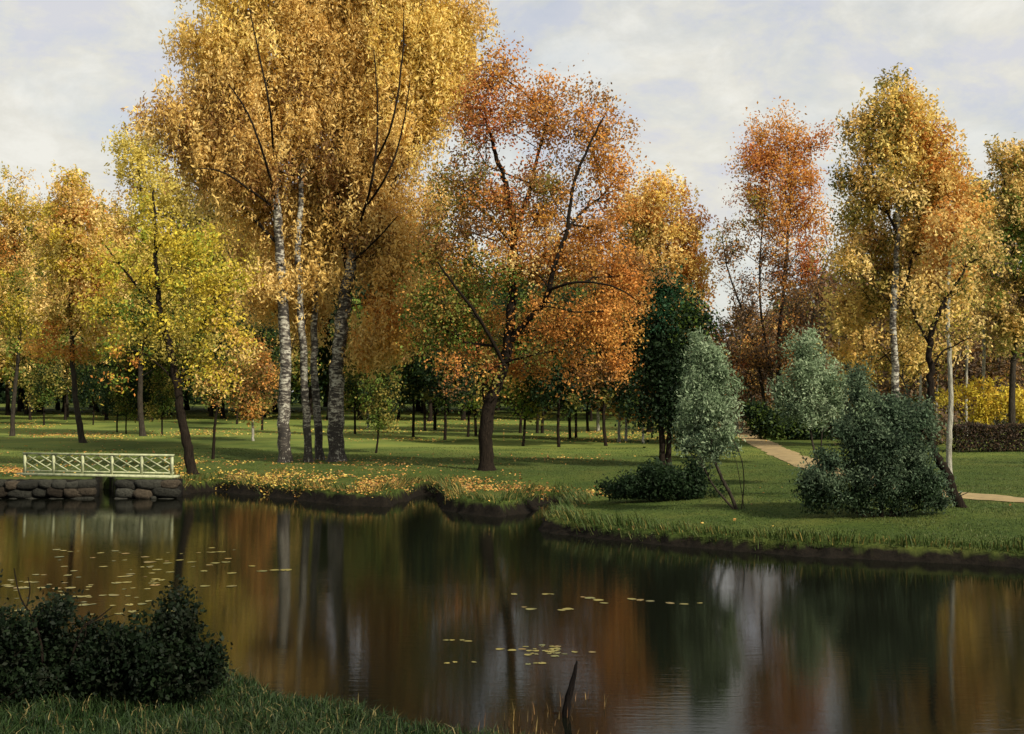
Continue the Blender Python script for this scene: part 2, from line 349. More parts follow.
def ragged(ells, n, k, seed, w=.6, lo=.75):
    r = random.Random(seed); o = list(ells)
    for _ in range(n):
        e = r.choice(ells); a = r.uniform(-.35, pi + .35); q = k * r.uniform(.5, 1.3)
        o.append((e[0] + cos(a) * e[2] * r.uniform(.95, 1.25), e[1] - sin(a) * e[3] * r.uniform(.95, 1.3), q, q * r.uniform(.8, 1.5), w * r.uniform(.4, 1), r.uniform(-.3, .3)))
    return o
class Skel:
    def __init__(s): s.p = []; s.par = []; s.pl = []; s.rmin = []; s.main = []
    def chain(s, pts, rads, start=-1):
        prev = start
        for q, r in zip(pts, rads):
            s.p.append(np.asarray(q, float)); s.par.append(prev); s.rmin.append(r); s.main.append(True)
            s.pl.append(0 if prev < 0 else s.pl[prev] + np.linalg.norm(s.p[-1] - s.p[prev]) * .6); prev = len(s.p) - 1
        return prev
    def grow(s, att, rng, tip=.012, up=.55, jit=.12, zfree=0.0, kpl=.22):
        P0 = np.array(s.p); d0 = np.min(np.linalg.norm(att[:, None] - P0[None], axis=2), 1)
        for q in att[np.argsort(d0)]:
            A_ = np.array(s.p); pl = np.array(s.pl); d = q - A_
            dist = np.linalg.norm(d, axis=1); hz = np.hypot(d[:, 0], d[:, 1])
            pen = np.maximum(0, up * hz - d[:, 2] - zfree)          # branches climb away from their parent
            c = dist + kpl * pl + pen * 1.5 + (np.array(s.par) < 0) * 100
            i = int(np.argmin(c)); L_ = dist[i]
            k = max(1, int(L_ / 1.1)); prev = i
            perp = rng.normal(size=3) * L_ * jit; perp[2] -= L_ * .04
            for j in range(1, k + 1):
                f = j / k; pt = s.p[i] + d[i] * f + perp * sin(pi * f) + (rng.normal(size=3) * .03 * L_ if j < k else 0)
                s.p.append(pt); s.par.append(prev); s.pl.append(s.pl[prev] + L_ / k); s.rmin.append(0); s.main.append(False); prev = len(s.p) - 1
    def radii(s, tip=.012, ex=2.4):
        n = len(s.p); acc = np.zeros(n); ch = np.zeros(n, int)
        for i in range(n):
            if s.par[i] >= 0: ch[s.par[i]] += 1
        r = np.zeros(n)
        for i in range(n - 1, -1, -1):
            if ch[i] == 0: acc[i] = tip ** ex
            r[i] = acc[i] ** (1 / ex)
            if not s.main[i]: r[i] = min(r[i], .11)
            if s.par[i] >= 0: acc[s.par[i]] += acc[i]
        return np.where(np.array(s.main), np.array(s.rmin), r)
def smooth_path(pts, n=14):
    p = np.array(pts, float); return cr_spline(p, np.linspace(0, len(p) - 1, n))

def mixpal(pos, rng, pal, blobs, n):
    """leaf clump colours: drawn from the tree's palette, then from coloured regions of the crown"""
    pal = np.array(pal, float); c = pal[rng.integers(0, len(pal), n)]
    for (cx, r, pl) in blobs:
        dd = np.linalg.norm((pos - cx) / r, axis=1); hit = rng.random(n) < np.clip(1.5 - dd, 0, 1)
        pl = np.array(pl, float); c[hit] = pl[rng.integers(0, len(pl), hit.sum())]
    return c

# colours of real leaves, linear
GOLD = [(.76, .55, .19), (.70, .49, .165), (.82, .62, .25), (.60, .39, .12), (.72, .50, .15)]
GOLDL = [(.84, .67, .22), (.80, .62, .19), (.72, .52, .13)]
BROWN = [(.28, .15, .055), (.34, .19, .06), (.21, .12, .05)]
ORANGE = [(.56, .26, .06), (.62, .31, .08), (.48, .20, .045), (.66, .38, .09)]
RED = [(.46, .16, .05), (.52, .20, .065), (.38, .12, .04), (.56, .25, .07)]
YEL = [(.60, .47, .05), (.54, .43, .06), (.66, .54, .07), (.46, .37, .06)]
OLIVE = [(.22, .20, .045), (.29, .24, .055), (.16, .15, .035), (.34, .27, .07)]
GREEN = [(.09, .14, .025), (.13, .19, .03), (.07, .11, .02), (.18, .24, .045)]
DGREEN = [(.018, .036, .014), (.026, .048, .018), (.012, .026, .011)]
SILVER = [(.18, .25, .135), (.25, .33, .19), (.12, .17, .09), (.33, .41, .25)]
BLUEG = [(.055, .088, .048), (.08, .125, .07), (.03, .05, .03), (.13, .18, .105)]
PURB = [(.16, .11, .07), (.22, .15, .085), (.12, .085, .06)]

def build_tree(name, label, cat, base, d, trunks, ells, pal, n_clump, n_leaf, size, blobs=(), bark='dark_bark', group=None,
               hang=0.0, sig=.45, elong=1.15, seed=1, limb_bark=None, tip=.012, sway=(1, 1, 1), up=.5, shell=.42, zmul=1.0, crownname='crown', r0=None, zfree=0.0, strand=0.0, flare=1.5, jit=.12):
    """trunks: list of (pixel path, radius at foot, radius at top[, index into the first path where it starts])"""
    rng = np.random.default_rng(seed); root = empty(name, base); B = np.array(base, float)
    sk = Skel(); stems = []; limbs = []; own = []
    for ti, t in enumerate(trunks):
        pts = [P(x, y, d + (q[0] if q else 0)) for x, y, *q in t[0]]
        if len(t) <= 3: pts[0] = np.array([pts[0][0], pts[0][1], B[2] - .12]); 
        sp_ = smooth_path(pts, max(8, int(len(pts) * 5)))
        sp_[1:-1] += rng.normal(size=(len(sp_) - 2, 3)) * np.linspace(.02, .05, len(sp_) - 2)[:, None] * (t[1] / .3)
        f = np.linspace(0, 1, len(sp_)); rr = t[1] * (1 - f) ** .8 + t[2] * f
        if len(t) <= 3 and flare: rr[0] *= flare; rr[1] *= 1 + (flare - 1) * .35
        if len(t) <= 3: stems.append(MB())
        sk.chain(sp_, rr, -1); own += [len(stems) - 1 if len(t) <= 3 else 0] * len(sp_)
        if len(t) > 3: limbs.append(MB())
        (stems[-1] if len(t) <= 3 else limbs[-1]).tube(sp_ - B, rr, 12 if t[1] > .12 else 7, wob=.16, rng=rng)
    main_n = len(sk.p)
    att, k = in_ellipsoids(ells, n_clump, d, rng, shell, zmul)
    zmin = B[2] + .25
    att = att[att[:, 2] > zmin]
    sk.grow(att, rng, up=up, zfree=zfree, jit=jit)
    r = sk.radii(tip)
    so_ = []
    for t_ in stems: so_.append(t_.build('trunk' if stems[0].v[0].size > 260 else 'stem', M[bark], root, smooth=True))
    for t_ in limbs: t_.build('limb', M[limb_bark or bark], root, smooth=True)
    Pn = np.array(sk.p); par = np.array(sk.par); idx = np.arange(len(Pn))[main_n:]
    q = par[idx]; n = 5; a = np.arange(n) * 2 * pi / n
    dv = Pn[idx] - Pn[q]; dv /= np.linalg.norm(dv, axis=1)[:, None] + 1e-9
    ref = np.where(np.abs(dv[:, 1:2]) < .9, np.array([[0, 1.0, 0]]), np.array([[1.0, 0, 0]])); u_ = np.cross(ref, dv); u_ /= np.linalg.norm(u_, axis=1)[:, None] + 1e-9; w_ = np.cross(dv, u_)
    ring = np.cos(a)[None, :, None] * u_[:, None] + np.sin(a)[None, :, None] * w_[:, None]
    rp = np.minimum(r[q], r[idx] * 1.25 + .006)
    V0 = Pn[q][:, None] + ring * rp[:, None, None] - dv[:, None] * rp[:, None, None] * .3; V1 = Pn[idx][:, None] + ring * r[idx][:, None, None]
    V = np.concatenate([V0, V1], 1).reshape(-1, 3) - B; kk = np.arange(n)
    F1 = np.stack([kk, (kk + 1) % n, (kk + 1) % n + n, kk + n], 1)[None] + (np.arange(len(idx)) * 2 * n)[:, None, None]
    for i in range(main_n, len(Pn)): own.append(own[par[i]])
    ow = np.array(own)[main_n:]; V = V.reshape(-1, 2 * n, 3); F0 = np.stack([kk, (kk + 1) % n, (kk + 1) % n + n, kk + n], 1)
    for st_ in range(len(stems)):
        Vs = V[ow == st_]
        if len(Vs): mesh_obj('branches', Vs.reshape(-1, 3), (F0[None] + (np.arange(len(Vs)) * 2 * n)[:, None, None]).reshape(-1, 4), M[limb_bark or bark], so_[st_], smooth=True)
    # leaves
    ctint = mixpal(att, rng, pal, [(P(bx, by, d), np.array([rx, max(rx, ry), ry]) * mpp(d), pl) for bx, by, rx, ry, pl in blobs], len(att))
    w = rng.random(len(att)) ** .7 + .25; cnt = np.maximum(1, (w / w.sum() * n_leaf).astype(int)); ci = np.repeat(np.arange(len(att)), cnt)
    g = rng.normal(size=(len(ci), 3)) * np.array([sig, sig, sig * (1 + hang * 1.2)]) * np.array(sway) * (.6 + .8 * rng.random(len(att)))[ci][:, None]
    if strand > 0:     # birch twigs hang in thin strands
        ns = 14; sid = rng.integers(0, ns, len(ci)); so = rng.normal(size=(len(att), ns, 3)) * sig * np.array([1, 1, .5])
        g = so[ci, sid] + rng.normal(size=(len(ci), 3)) * .12; g[:, 2] -= rng.random(len(ci)) ** 1.1 * strand - strand * .35
    pos = att[ci] + g
    lt = ctint[ci] * (.78 + .44 * rng.random(len(ci)))[:, None] * (.85 + .3 * rng.random((len(att), ns if strand else 1)))[ci, sid if strand else 0][:, None]
    swap = rng.random(len(ci)) < .18; pa = np.array(pal); lt[swap] = pa[rng.integers(0, len(pa), swap.sum())]
    pos = np.where(pos[:, 2:3] < B[2] + .08, pos * [1, 1, 0] + [0, 0, B[2] + .1], pos)
    v, f, tt_ = leaves(pos - B, size * (.6 + .8 * rng.random(len(ci))), lt, rng, elong, hang)
    mesh_obj(crownname, v, f, M['leaf'], root, tint=tt_)
    tag(root, label, cat, group)
    return root

def B_(x, y): return ground(x, y)

# ------------------------------------------------------------------ the tall birch group
def dep(b): return float(b[1])
b = B_(285, 462); d = dep(b)
build_tree('birch_tree', 'tall golden birch, leftmost of the big birch group, boughs reaching left', 'tree', b, d,
    [([(285, 462), (284, 420), (285, 360), (283, 300), (280, 250), (276, 200), (273, 140), (266, 70), (258, 0), (252, -60)], .33, .05),
     ([(276, 205), (262, 175), (240, 150), (215, 128), (190, 108)], .10, .02, 1), ([(279, 245), (250, 215), (215, 180), (180, 158)], .09, .02, 1),
     ([(276, 200, -.5), (262, 150, -3), (246, 110, -3.4), (228, 84, -3.8)], .07, .02, 1), ([(274, 160, -.5), (270, 110, -3.4), (260, 60, -3.6), (250, 10, -3.8)], .065, .02, 1), ([(277, 210, 0), (250, 190, -2), (222, 172, -3), (196, 168, -3.4)], .07, .015, 1)],
    ragged([(250, 60, 55, 75), (212, 112, 42, 42), (262, -25, 52, 55), (178, 122, 24, 20, .8), (262, 150, 48, 60), (258, 225, 36, 42, .8, 2.2), (228, 176, 40, 36), (205, 150, 30, 26, .8), (292, 300, 20, 40, .7, 2.8), (262, 290, 22, 34, .5, 1.5), (222, 40, 26, 40, .8)], 26, 15, 21, .8),
    GOLD, 500, 115000, .11, blobs=[(190, 120, 60, 50, BROWN[:2] + GOLD), (262, 190, 40, 60, BROWN + GOLD), (240, 0, 60, 60, GOLDL)], bark='birch_bark', limb_bark='dark_bark',
    group='the clump of tall birches', sig=.55, strand=1.3, hang=.5, seed=21, elong=2.1, up=.9, tip=.011)
b = B_(309, 462)
build_tree('birch_tree', 'thin birch second from the left in the big birch group, its trunk bending left', 'tree', b, dep(b),
    [([(309, 462), (306, 410), (303, 350), (299, 290), (299, 230), (302, 170), (306, 90), (308, 0), (306, -60)], .21, .04)],
    [(306, 30, 34, 60), (312, 110, 30, 60), (300, 200, 28, 50, 1, 2), (298, 280, 16, 40, .6, 2.5), (308, -50, 36, 45)],
    GOLD, 240, 50000, .11, blobs=[(303, 190, 40, 90, BROWN + GOLD), (300, 300, 30, 40, ORANGE)], bark='birch_bark', limb_bark='dark_bark',
    group='the clump of tall birches', sig=.5, strand=1.2, hang=.5, seed=22, elong=2.1, up=.9, tip=.011)
b = B_(320, 460)
build_tree('birch_tree', 'slim white-trunked birch of the big group, third from the left, beside the thickest trunk', 'tree', b, dep(b),
    [([(320, 460), (317, 410), (314, 360), (315, 300), (317, 250), (318, 200), (326, 120), (332, 30), (338, -60)], .21, .04)],
    [(332, 30, 44, 60), (334, 110, 34, 60), (325, 200, 30, 50, 1, 2), (318, 270, 16, 40, .5, 2.5), (335, -50, 46, 50)],
    GOLD, 280, 56000, .11, blobs=[(325, 170, 60, 90, BROWN + GOLD)], bark='birch_bark', limb_bark='dark_bark',
    group='the clump of tall birches', sig=.5, strand=1.2, hang=.5, seed=23, elong=2.1, up=.9, tip=.011)
b = B_(337, 461)
build_tree('birch_tree', 'thickest birch of the big group, rightmost, with a broad golden crown leaning right', 'tree', b, dep(b),
    [([(337, 461), (336, 420), (338, 360), (343, 310), (349, 280), (356, 240), (362, 190), (368, 130), (376, 60), (384, -10), (388, -60)], .42, .06),
     ([(357, 235), (374, 215), (396, 180), (414, 140), (428, 90)], .12, .03, 1), ([(343, 312), (352, 306), (366, 303), (382, 300)], .05, .02, 1),
     ([(349, 280), (341, 230), (338, 170), (342, 90), (346, 0)], .13, .03, 1),
     ([(358, 230, -.5), (372, 180, -3.4), (378, 120, -3.6), (374, 50, -4)], .07, .02, 1), ([(360, 215, -.5), (384, 180, -3), (400, 140, -3.4), (410, 80, -4)], .065, .02, 1), ([(364, 180, -.5), (390, 130, -4), (402, 60, -4), (404, 10, -4)], .06, .02, 1), ([(352, 262, 0), (376, 240, -3), (398, 216, -4)], .07, .015, 1)],
    ragged([(405, 25, 52, 70), (438, 50, 34, 52), (395, 120, 46, 62), (382, 210, 40, 60), (375, -40, 58, 50), (396, 270, 32, 46), (385, 325, 34, 38, .9), (357, 165, 30, 60), (425, 100, 20, 45, .7), (352, 60, 30, 60)], 20, 14, 22, .8),
    GOLD, 680, 160000, .11, blobs=[(430, 30, 50, 100, GOLDL), (385, 325, 44, 44, ORANGE + GOLD), (355, 215, 34, 70, BROWN + GOLD)], bark='birch_bark', limb_bark='dark_bark',
    group='the clump of tall birches', sig=.55, strand=1.35, hang=.5, seed=24, elong=2.1, up=.9, tip=.011)

# ------------------------------------------------------------------ the red and orange maple
b = B_(487, 470)
build_tree('maple_tree', 'large spreading maple with red, orange and green leaves standing in the middle of the lawn', 'tree', b, dep(b),
    [([(487, 470), (486, 440), (488, 412), (495, 390), (503, 368), (508, 345), (512, 300), (514, 250), (512, 215), (504, 180), (494, 150), (484, 118)], .33, .04),
     ([(514, 243), (524, 205), (530, 190), (537, 158), (546, 125), (552, 100)], .12, .03, 1),
     ([(508, 345, 0), (526, 322, -.5), (544, 303, -1), (551, 280, -1.3), (558, 255, -1.5), (567, 230, -1.5), (573, 185, -1.6), (588, 150, -1.6), (603, 118, -1.6)], .15, .03, 1),
     ([(549, 290, -1.2), (566, 284, -2), (585, 282, -2.4), (612, 286, -3), (636, 300, -3.4)], .07, .02, 1),
     ([(567, 230, -1.5), (584, 210, 0), (604, 194, 1), (622, 170, 1.6)], .08, .02, 1),
     ([(504, 366), (489, 335, -1), (470, 305, -2), (450, 280, -2.6), (438, 262, -3)], .09, .03, 1),
     ([(486, 420), (482, 380, 1), (474, 345, 2), (462, 318, 3)], .09, .02, 1),
     ([(514, 250), (496, 224, 1.2), (476, 204, 2), (460, 184, 2.4)], .09, .02, 1)],
    ragged([(490, 112, 40, 38), (545, 116, 34, 30), (600, 142, 30, 34), (462, 190, 36, 40), (538, 185, 52, 40, .8), (612, 190, 26, 40), (445, 245, 30, 36), (515, 255, 62, 36, .9), (590, 262, 50, 42),
     (612, 322, 38, 40), (552, 325, 46, 36), (478, 322, 42, 34, 1, 2.2), (438, 325, 36, 42), (462, 368, 30, 24), (532, 368, 34, 18, .6, 3), (600, 370, 32, 18, .8), (490, 75, 18, 12, .6), (603, 108, 12, 10, .6), (490, 205, 26, 16, .6), (640, 285, 20, 24, .7), (520, 215, 48, 22, .8), (575, 235, 34, 18, .7), (440, 300, 30, 30, 1.2)], 34, 12, 23, .8),
    ORANGE + BROWN, 600, 76000, .115,
    blobs=[(478, 130, 44, 44, RED + RED + BROWN), (505, 150, 36, 46, RED), (540, 112, 36, 30, ORANGE), (455, 200, 45, 50, BROWN + OLIVE), (515, 250, 50, 30, ORANGE + GOLD), (440, 318, 60, 56, GREEN + OLIVE), (525, 370, 36, 26, GREEN + OLIVE),
           (610, 320, 45, 50, ORANGE), (510, 285, 26, 18, GREEN), (465, 372, 30, 22, RED + ORANGE), (615, 190, 36, 50, ORANGE), (560, 190, 36, 36, BROWN + OLIVE)],
    bark='dark_bark', sig=.36, seed=31, up=.35, tip=.015, elong=1.2, zfree=.3, jit=.2)

# ------------------------------------------------------------------ left edge of the wood
b = B_(193, 474)
build_tree('lime_tree', 'bright yellow-green tree with a dark leaning trunk at the right end of the railing', 'tree', b, dep(b),
    [([(193, 474), (188, 450), (182, 420), (178, 390), (170, 350), (160, 310), (157, 270), (155, 225), (154, 190)], .24, .03),
     ([(178, 388), (190, 350), (205, 320), (222, 290), (236, 268)], .08, .02, 1), ([(176, 382), (160, 366), (140, 352), (112, 350)], .05, .015, 1), ([(163, 320), (140, 290), (118, 262), (105, 245)], .07, .02, 1)],
    [(150, 222, 26, 24, .6), (192, 245, 34, 16), (128, 268, 28, 16), (165, 285, 36, 12), (222, 282, 30, 16), (110, 305, 22, 12), (150, 322, 40, 10, .8), (215, 318, 36, 12), (236, 345, 20, 14, .8), (128, 350, 26, 12, .7), (190, 352, 30, 12, .7), (118, 382, 18, 12, .5), (212, 378, 26, 12, .5)],
    YEL + [(.40, .44, .06)], 230, 14000, .125, blobs=[(128, 372, 40, 30, ORANGE + GOLD), (225, 350, 36, 40, GOLD + YEL), (160, 345, 46, 40, OLIVE + YEL + GREEN), (120, 310, 30, 30, GREEN + YEL)], bark='dark_bark', sig=.30, seed=41, up=.3, jit=.2, tip=.011, elong=1.3)
b = B_(143, 436)
build_tree('birch_tree', 'tall pale yellow birch rising behind the yellow-green tree, its top clear against the sky', 'tree', b, dep(b),
    [([(143, 436), (140, 400), (142, 340), (146, 280), (142, 220), (138, 160), (137, 135)], .22, .03)],
    [(137, 152, 22, 30), (160, 195, 40, 32), (225, 200, 26, 40), (236, 260, 26, 50), (112, 222, 22, 36), (150, 255, 52, 36), (196, 225, 26, 36), (215, 262, 30, 40), (130, 300, 40, 40), (180, 320, 40, 40)],
    [(.66, .54, .13), (.58, .48, .11), (.48, .40, .10)], 420, 52000, .17, blobs=[(110, 250, 30, 60, GOLD), (205, 250, 40, 50, OLIVE[1:] + [(.54, .44, .10)])], bark='grey_bark', sig=.6, strand=1.1, seed=42, up=.9, elong=1.5)
b = B_(83, 443)
build_tree('birch_tree', 'slender orange-yellow tree with a grey leaning trunk behind the white railing', 'tree', b, dep(b),
    [([(83, 443), (78, 415), (74, 380), (71, 330), (70, 280), (69, 230), (70, 195)], .22, .03), ([(72, 340), (88, 318), (100, 300)], .05, .02, 1), ([(71, 320), (56, 300), (46, 292)], .05, .02, 1)],
    [(70, 198, 20, 27), (82, 225, 26, 30), (60, 245, 26, 34), (88, 270, 30, 36), (56, 300, 28, 30), (92, 318, 28, 26, .8), (50, 345, 22, 16, .5), (78, 350, 20, 16, .4)],
    GOLD + YEL + OLIVE[3:], 260, 30000, .155, blobs=[(84, 215, 18, 26, ORANGE + GOLD), (95, 300, 24, 36, ORANGE + GOLD), (58, 310, 30, 34, OLIVE + GOLD), (52, 345, 26, 22, ORANGE)], bark='grey_bark', sig=.45, strand=.7, seed=43, up=.7, elong=1.4)
b = B_(12, 436)
build_tree('birch_tree', 'yellow and orange tree cut by the left edge, with a thin trunk leaning right', 'tree', b, dep(b),
    [([(12, 436), (14, 400), (18, 360), (20, 310), (16, 260), (12, 205)], .18, .03)],
    [(45, 215, 18, 24), (10, 200, 26, 28), (28, 222, 22, 24), (-5, 235, 28, 34), (22, 265, 28, 34), (0, 305, 34, 34), (32, 315, 24, 30), (-35, 250, 30, 60), (10, 350, 26, 18, .5)],
    GOLD + YEL + OLIVE[3:], 260, 30000, .155, blobs=[(8, 250, 30, 30, ORANGE + GOLD), (10, 320, 50, 40, OLIVE + YEL + GREEN[3:] + ORANGE[:1]), (30, 260, 20, 30, GREEN + GOLD)], bark='grey_bark', sig=.5, strand=.7, seed=44, up=.7, elong=1.4)

# ------------------------------------------------------------------ middle right
b = B_(655, 432)
build_tree('birch_tree', 'round orange-gold tree showing behind the right side of the maple', 'tree', b, dep(b),
    [([(650, 432), (652, 400), (655, 340), (658, 290), (657, 240), (658, 195)], .28, .04), ([(656, 330), (672, 290), (684, 250)], .1, .03, 1), ([(656, 300), (640, 260), (632, 225)], .1, .03, 1)],
    [(658, 200, 28, 27), (640, 220, 28, 30), (684, 228, 26, 34), (655, 255, 44, 34), (690, 272, 22, 34), (630, 285, 30, 40), (668, 300, 34, 40, .9), (640, 345, 36, 40, .9), (690, 320, 16, 30, .4)],
    ORANGE + GOLD + GOLDL, 330, 52000, .18, blobs=[(672, 195, 30, 30, GOLDL + ORANGE), (640, 260, 30, 40, OLIVE + BROWN + GOLD)], bark='dark_bark', sig=.6, strand=1.0, seed=51, up=.7, elong=1.5)
b = B_(665, 467)
build_tree('evergreen_tree', 'dark green round-headed tree with twin trunks behind the low dark bush', 'tree', b, dep(b),
    [([(662, 467), (662, 440), (660, 410), (658, 370), (656, 330), (660, 295)], .16, .03), ([(669, 467), (669, 440), (672, 410), (680, 370), (688, 330)], .15, .03)],
    ragged([(662, 302, 17, 20), (664, 330, 26, 28), (690, 325, 20, 24), (655, 365, 28, 30), (684, 370, 28, 32), (668, 405, 38, 26), (692, 405, 20, 24), (648, 335, 14, 20, .7)], 26, 9, 7),
    DGREEN, 260, 24000, .15, blobs=[(664, 305, 24, 24, [(.022, .07, .032), (.03, .085, .035)]), (695, 330, 20, 30, DGREEN + GREEN[:1])], bark='dark_bark', sig=.36, seed=52, up=.4)
b = B_(785, 434)
build_tree('aspen_tree', 'red-orange aspen with many thin bare stems, left of the tall pale birch on the right', 'tree', b, dep(b),
    [([(778, 434), (778, 390), (780, 330), (786, 260), (790, 190), (786, 135)], .22, .03),
     ([(770, 436), (764, 400), (755, 350), (742, 310), (728, 270), (722, 235)], .16, .02), ([(790, 434), (800, 390), (808, 340), (818, 290), (830, 252)], .18, .02), ([(762, 434), (752, 400), (740, 370), (728, 352)], .1, .02), ([(783, 434), (770, 370), (760, 300), (762, 230), (772, 170)], .14, .02)],
    ragged([(782, 140, 24, 25), (765, 165, 18, 24), (800, 175, 24, 34), (775, 205, 32, 32), (815, 215, 18, 34), (742, 225, 24, 32, .6), (728, 262, 14, 26, .35), (790, 255, 36, 34, .8), (822, 272, 16, 30, .5), (752, 290, 30, 34, .45), (795, 315, 40, 30, .5), (812, 140, 12, 14, .5), (752, 355, 36, 30, .55), (800, 365, 40, 28, .6)], 26, 12, 25, .6),
    RED + ORANGE + ORANGE, 420, 36000, .16, blobs=[(735, 240, 34, 50, OLIVE + BROWN), (800, 320, 60, 40, BROWN + PURB), (750, 300, 50, 60, PURB + BROWN), (775, 370, 70, 40, PURB + PURB + BROWN), (770, 130, 20, 20, ORANGE)], bark='grey_bark', sig=.45, seed=53, up=1.0, tip=.02, elong=1.4)
b = B_(896, 452)
build_tree('birch_tree', 'tall white-barked birch with an olive and orange crown rising behind the blue-green bush', 'tree', b, dep(b),
    [([(896, 452), (896, 400), (895, 360), (893, 310), (896, 270), (898, 230), (897, 180), (894, 120), (895, 80)], .24, .05),
     ([(894, 315), (904, 285), (914, 250), (922, 200), (928, 140)], .12, .03, 1), ([(898, 235), (882, 200), (868, 165), (860, 140)], .08, .02, 1), ([(910, 262), (930, 230), (945, 195), (952, 165)], .08, .02, 1)],
    ragged([(896, 114, 26, 24), (915, 130, 30, 34), (872, 140, 22, 34), (900, 175, 46, 40), (940, 165, 24, 36), (860, 195, 20, 44), (935, 225, 34, 40), (885, 245, 40, 42, 1, 2.6), (964, 215, 22, 34), (850, 260, 14, 36, .5), (925, 290, 44, 36, 1, 3.2), (868, 310, 28, 36, .9, 3.4), (965, 275, 26, 40, 1, 3), (930, 345, 50, 30, .7, 3.6), (870, 360, 26, 26, .7, 3.6)], 22, 9, 24, .7),
    GOLD + GOLDL + OLIVE[1:], 560, 74000, .15, blobs=[(865, 190, 24, 80, OLIVE[1:] + GOLD), (920, 150, 36, 46, ORANGE + GOLDL), (950, 220, 40, 44, ORANGE + GOLD), (938, 285, 46, 36, GOLD + YEL), (875, 285, 40, 50, BROWN + OLIVE), (888, 120, 10, 30, OLIVE[1:])], bark='birch_bark', limb_bark='dark_bark', sig=.5, strand=1.0, seed=54, up=.95, elong=1.5)
b = B_(962, 507)
build_tree('alder_tree', 'dark crooked tree leaning over the path beside the blue-green bush, with few olive leaves', 'tree', b, dep(b),
    [([(962, 507), (954, 495), (948, 478), (940, 462), (932, 445), (929, 415), (931, 380), (930, 345), (936, 318), (945, 305)], .17, .05),
     ([(936, 318), (945, 300), (956, 284), (966, 268), (976, 248)], .055, .015, 1), ([(930, 345), (914, 315), (908, 290)], .045, .012, 1), ([(931, 370), (942, 352), (956, 345), (968, 338)], .035, .01, 1)],
    [(972, 250, 20, 20, .8), (950, 285, 22, 22), (912, 290, 16, 20, .8), (965, 330, 18, 14, .6), (935, 320, 26, 20, .6)],
    OLIVE + GOLD, 110, 2600, .10, blobs=[(912, 290, 22, 26, GOLD)], bark='dark_bark', sig=.22, seed=55, up=.7, tip=.008)
b = B_(949, 474)
build_tree('birch_tree', 'thin white birch trunk standing right of the dark crooked tree', 'tree', b, dep(b),
    [([(949, 474), (949, 440), (951, 400), (949, 350), (948, 300), (950, 250), (955, 210)], .13, .03)],
    [(955, 235, 18, 28, .8), (948, 265, 20, 24, 1, 1)],
    GOLD + ORANGE, 90, 5000, .14, bark='pale_bark', limb_bark='dark_bark', group='slim birches on the right', sig=.35, strand=.5, seed=56, up=.9)
for i, (bx, by, tx, lab, sd, rr) in enumerate([(966, 436, 970, 'slim pale-trunked birch, nearest behind the yellow bush', 57, .13), (983, 438, 984, 'slim pale-trunked birch near the right edge, behind the brown hedge', 58, .15), (920, 438, 922, 'slim grey-trunked birch between the tall white birch and the crooked dark tree', 60, .12)]):
    b = B_(bx, by)
    build_tree('birch_tree', lab, 'tree', b, dep(b), [([(bx, by), (bx, 400), (bx + 1, 350), (tx - 1, 290), (tx, 230), (tx + 2, 190)], rr, .03)],
        [(tx, 205, 16, 26), (tx, 245, 20, 30, 1, 1.5), (tx + 4, 285, 20, 22, .5, 2)], GOLD + OLIVE, 110, 8500, .2, bark='pale_bark', limb_bark='dark_bark', group='slim birches on the right', sig=.5, strand=.8, seed=sd, up=.9)
b = B_(1004, 440)
build_tree('birch_tree', 'olive and grey-green birch cut by the right edge of the view', 'tree', b, dep(b),
    [([(1012, 440), (1012, 380), (1016, 300), (1012, 230), (1004, 180), (992, 148)], .25, .03), ([(1012, 240), (1026, 190), (1036, 150)], .1, .03, 1)],
    [(994, 145, 10, 17, .7), (1020, 165, 22, 26), (1006, 200, 22, 30), (1030, 215, 28, 40), (1008, 260, 28, 40), (1035, 290, 34, 44), (1005, 320, 28, 40)],
    OLIVE[1:] + GOLD + GREEN[3:], 300, 36000, .17, blobs=[(1010, 300, 30, 50, OLIVE + PURB + GOLD), (1020, 250, 20, 30, GREEN)], bark='grey_bark', sig=.5, strand=.9, seed=59, up=.9, elong=1.5)

# ------------------------------------------------------------------ shrubs
b = B_(738, 509)
build_tree('willow_bush', 'silvery green willow with thin stems leaning left from the grass bank', 'shrub', b, dep(b),
    [([(738, 509), (729, 492), (720, 474), (712, 452), (708, 420), (706, 385), (705, 360)], .06, .02), ([(737, 509), (722, 496), (710, 480), (700, 456), (694, 430)], .04, .01), ([(741, 508), (744, 480), (740, 455), (728, 430)], .02, .008), ([(745, 508), (738, 470), (736, 462)], .012, .006)],
    ragged([(716, 362, 9, 12, .8), (692, 380, 10, 14), (706, 372, 14, 26), (700, 400, 24, 28), (718, 410, 22, 28), (692, 432, 18, 22), (712, 445, 26, 20), (728, 440, 12, 18, .5), (702, 350, 9, 9, .6)], 26, 7, 3),
    SILVER, 230, 14500, .062, blobs=[(710, 450, 34, 24, BLUEG + SILVER)], bark='grey_bark', sig=.13, seed=61, shell=.6, up=1.0, elong=2.0, tip=.006, flare=0)
b = B_(826, 486)
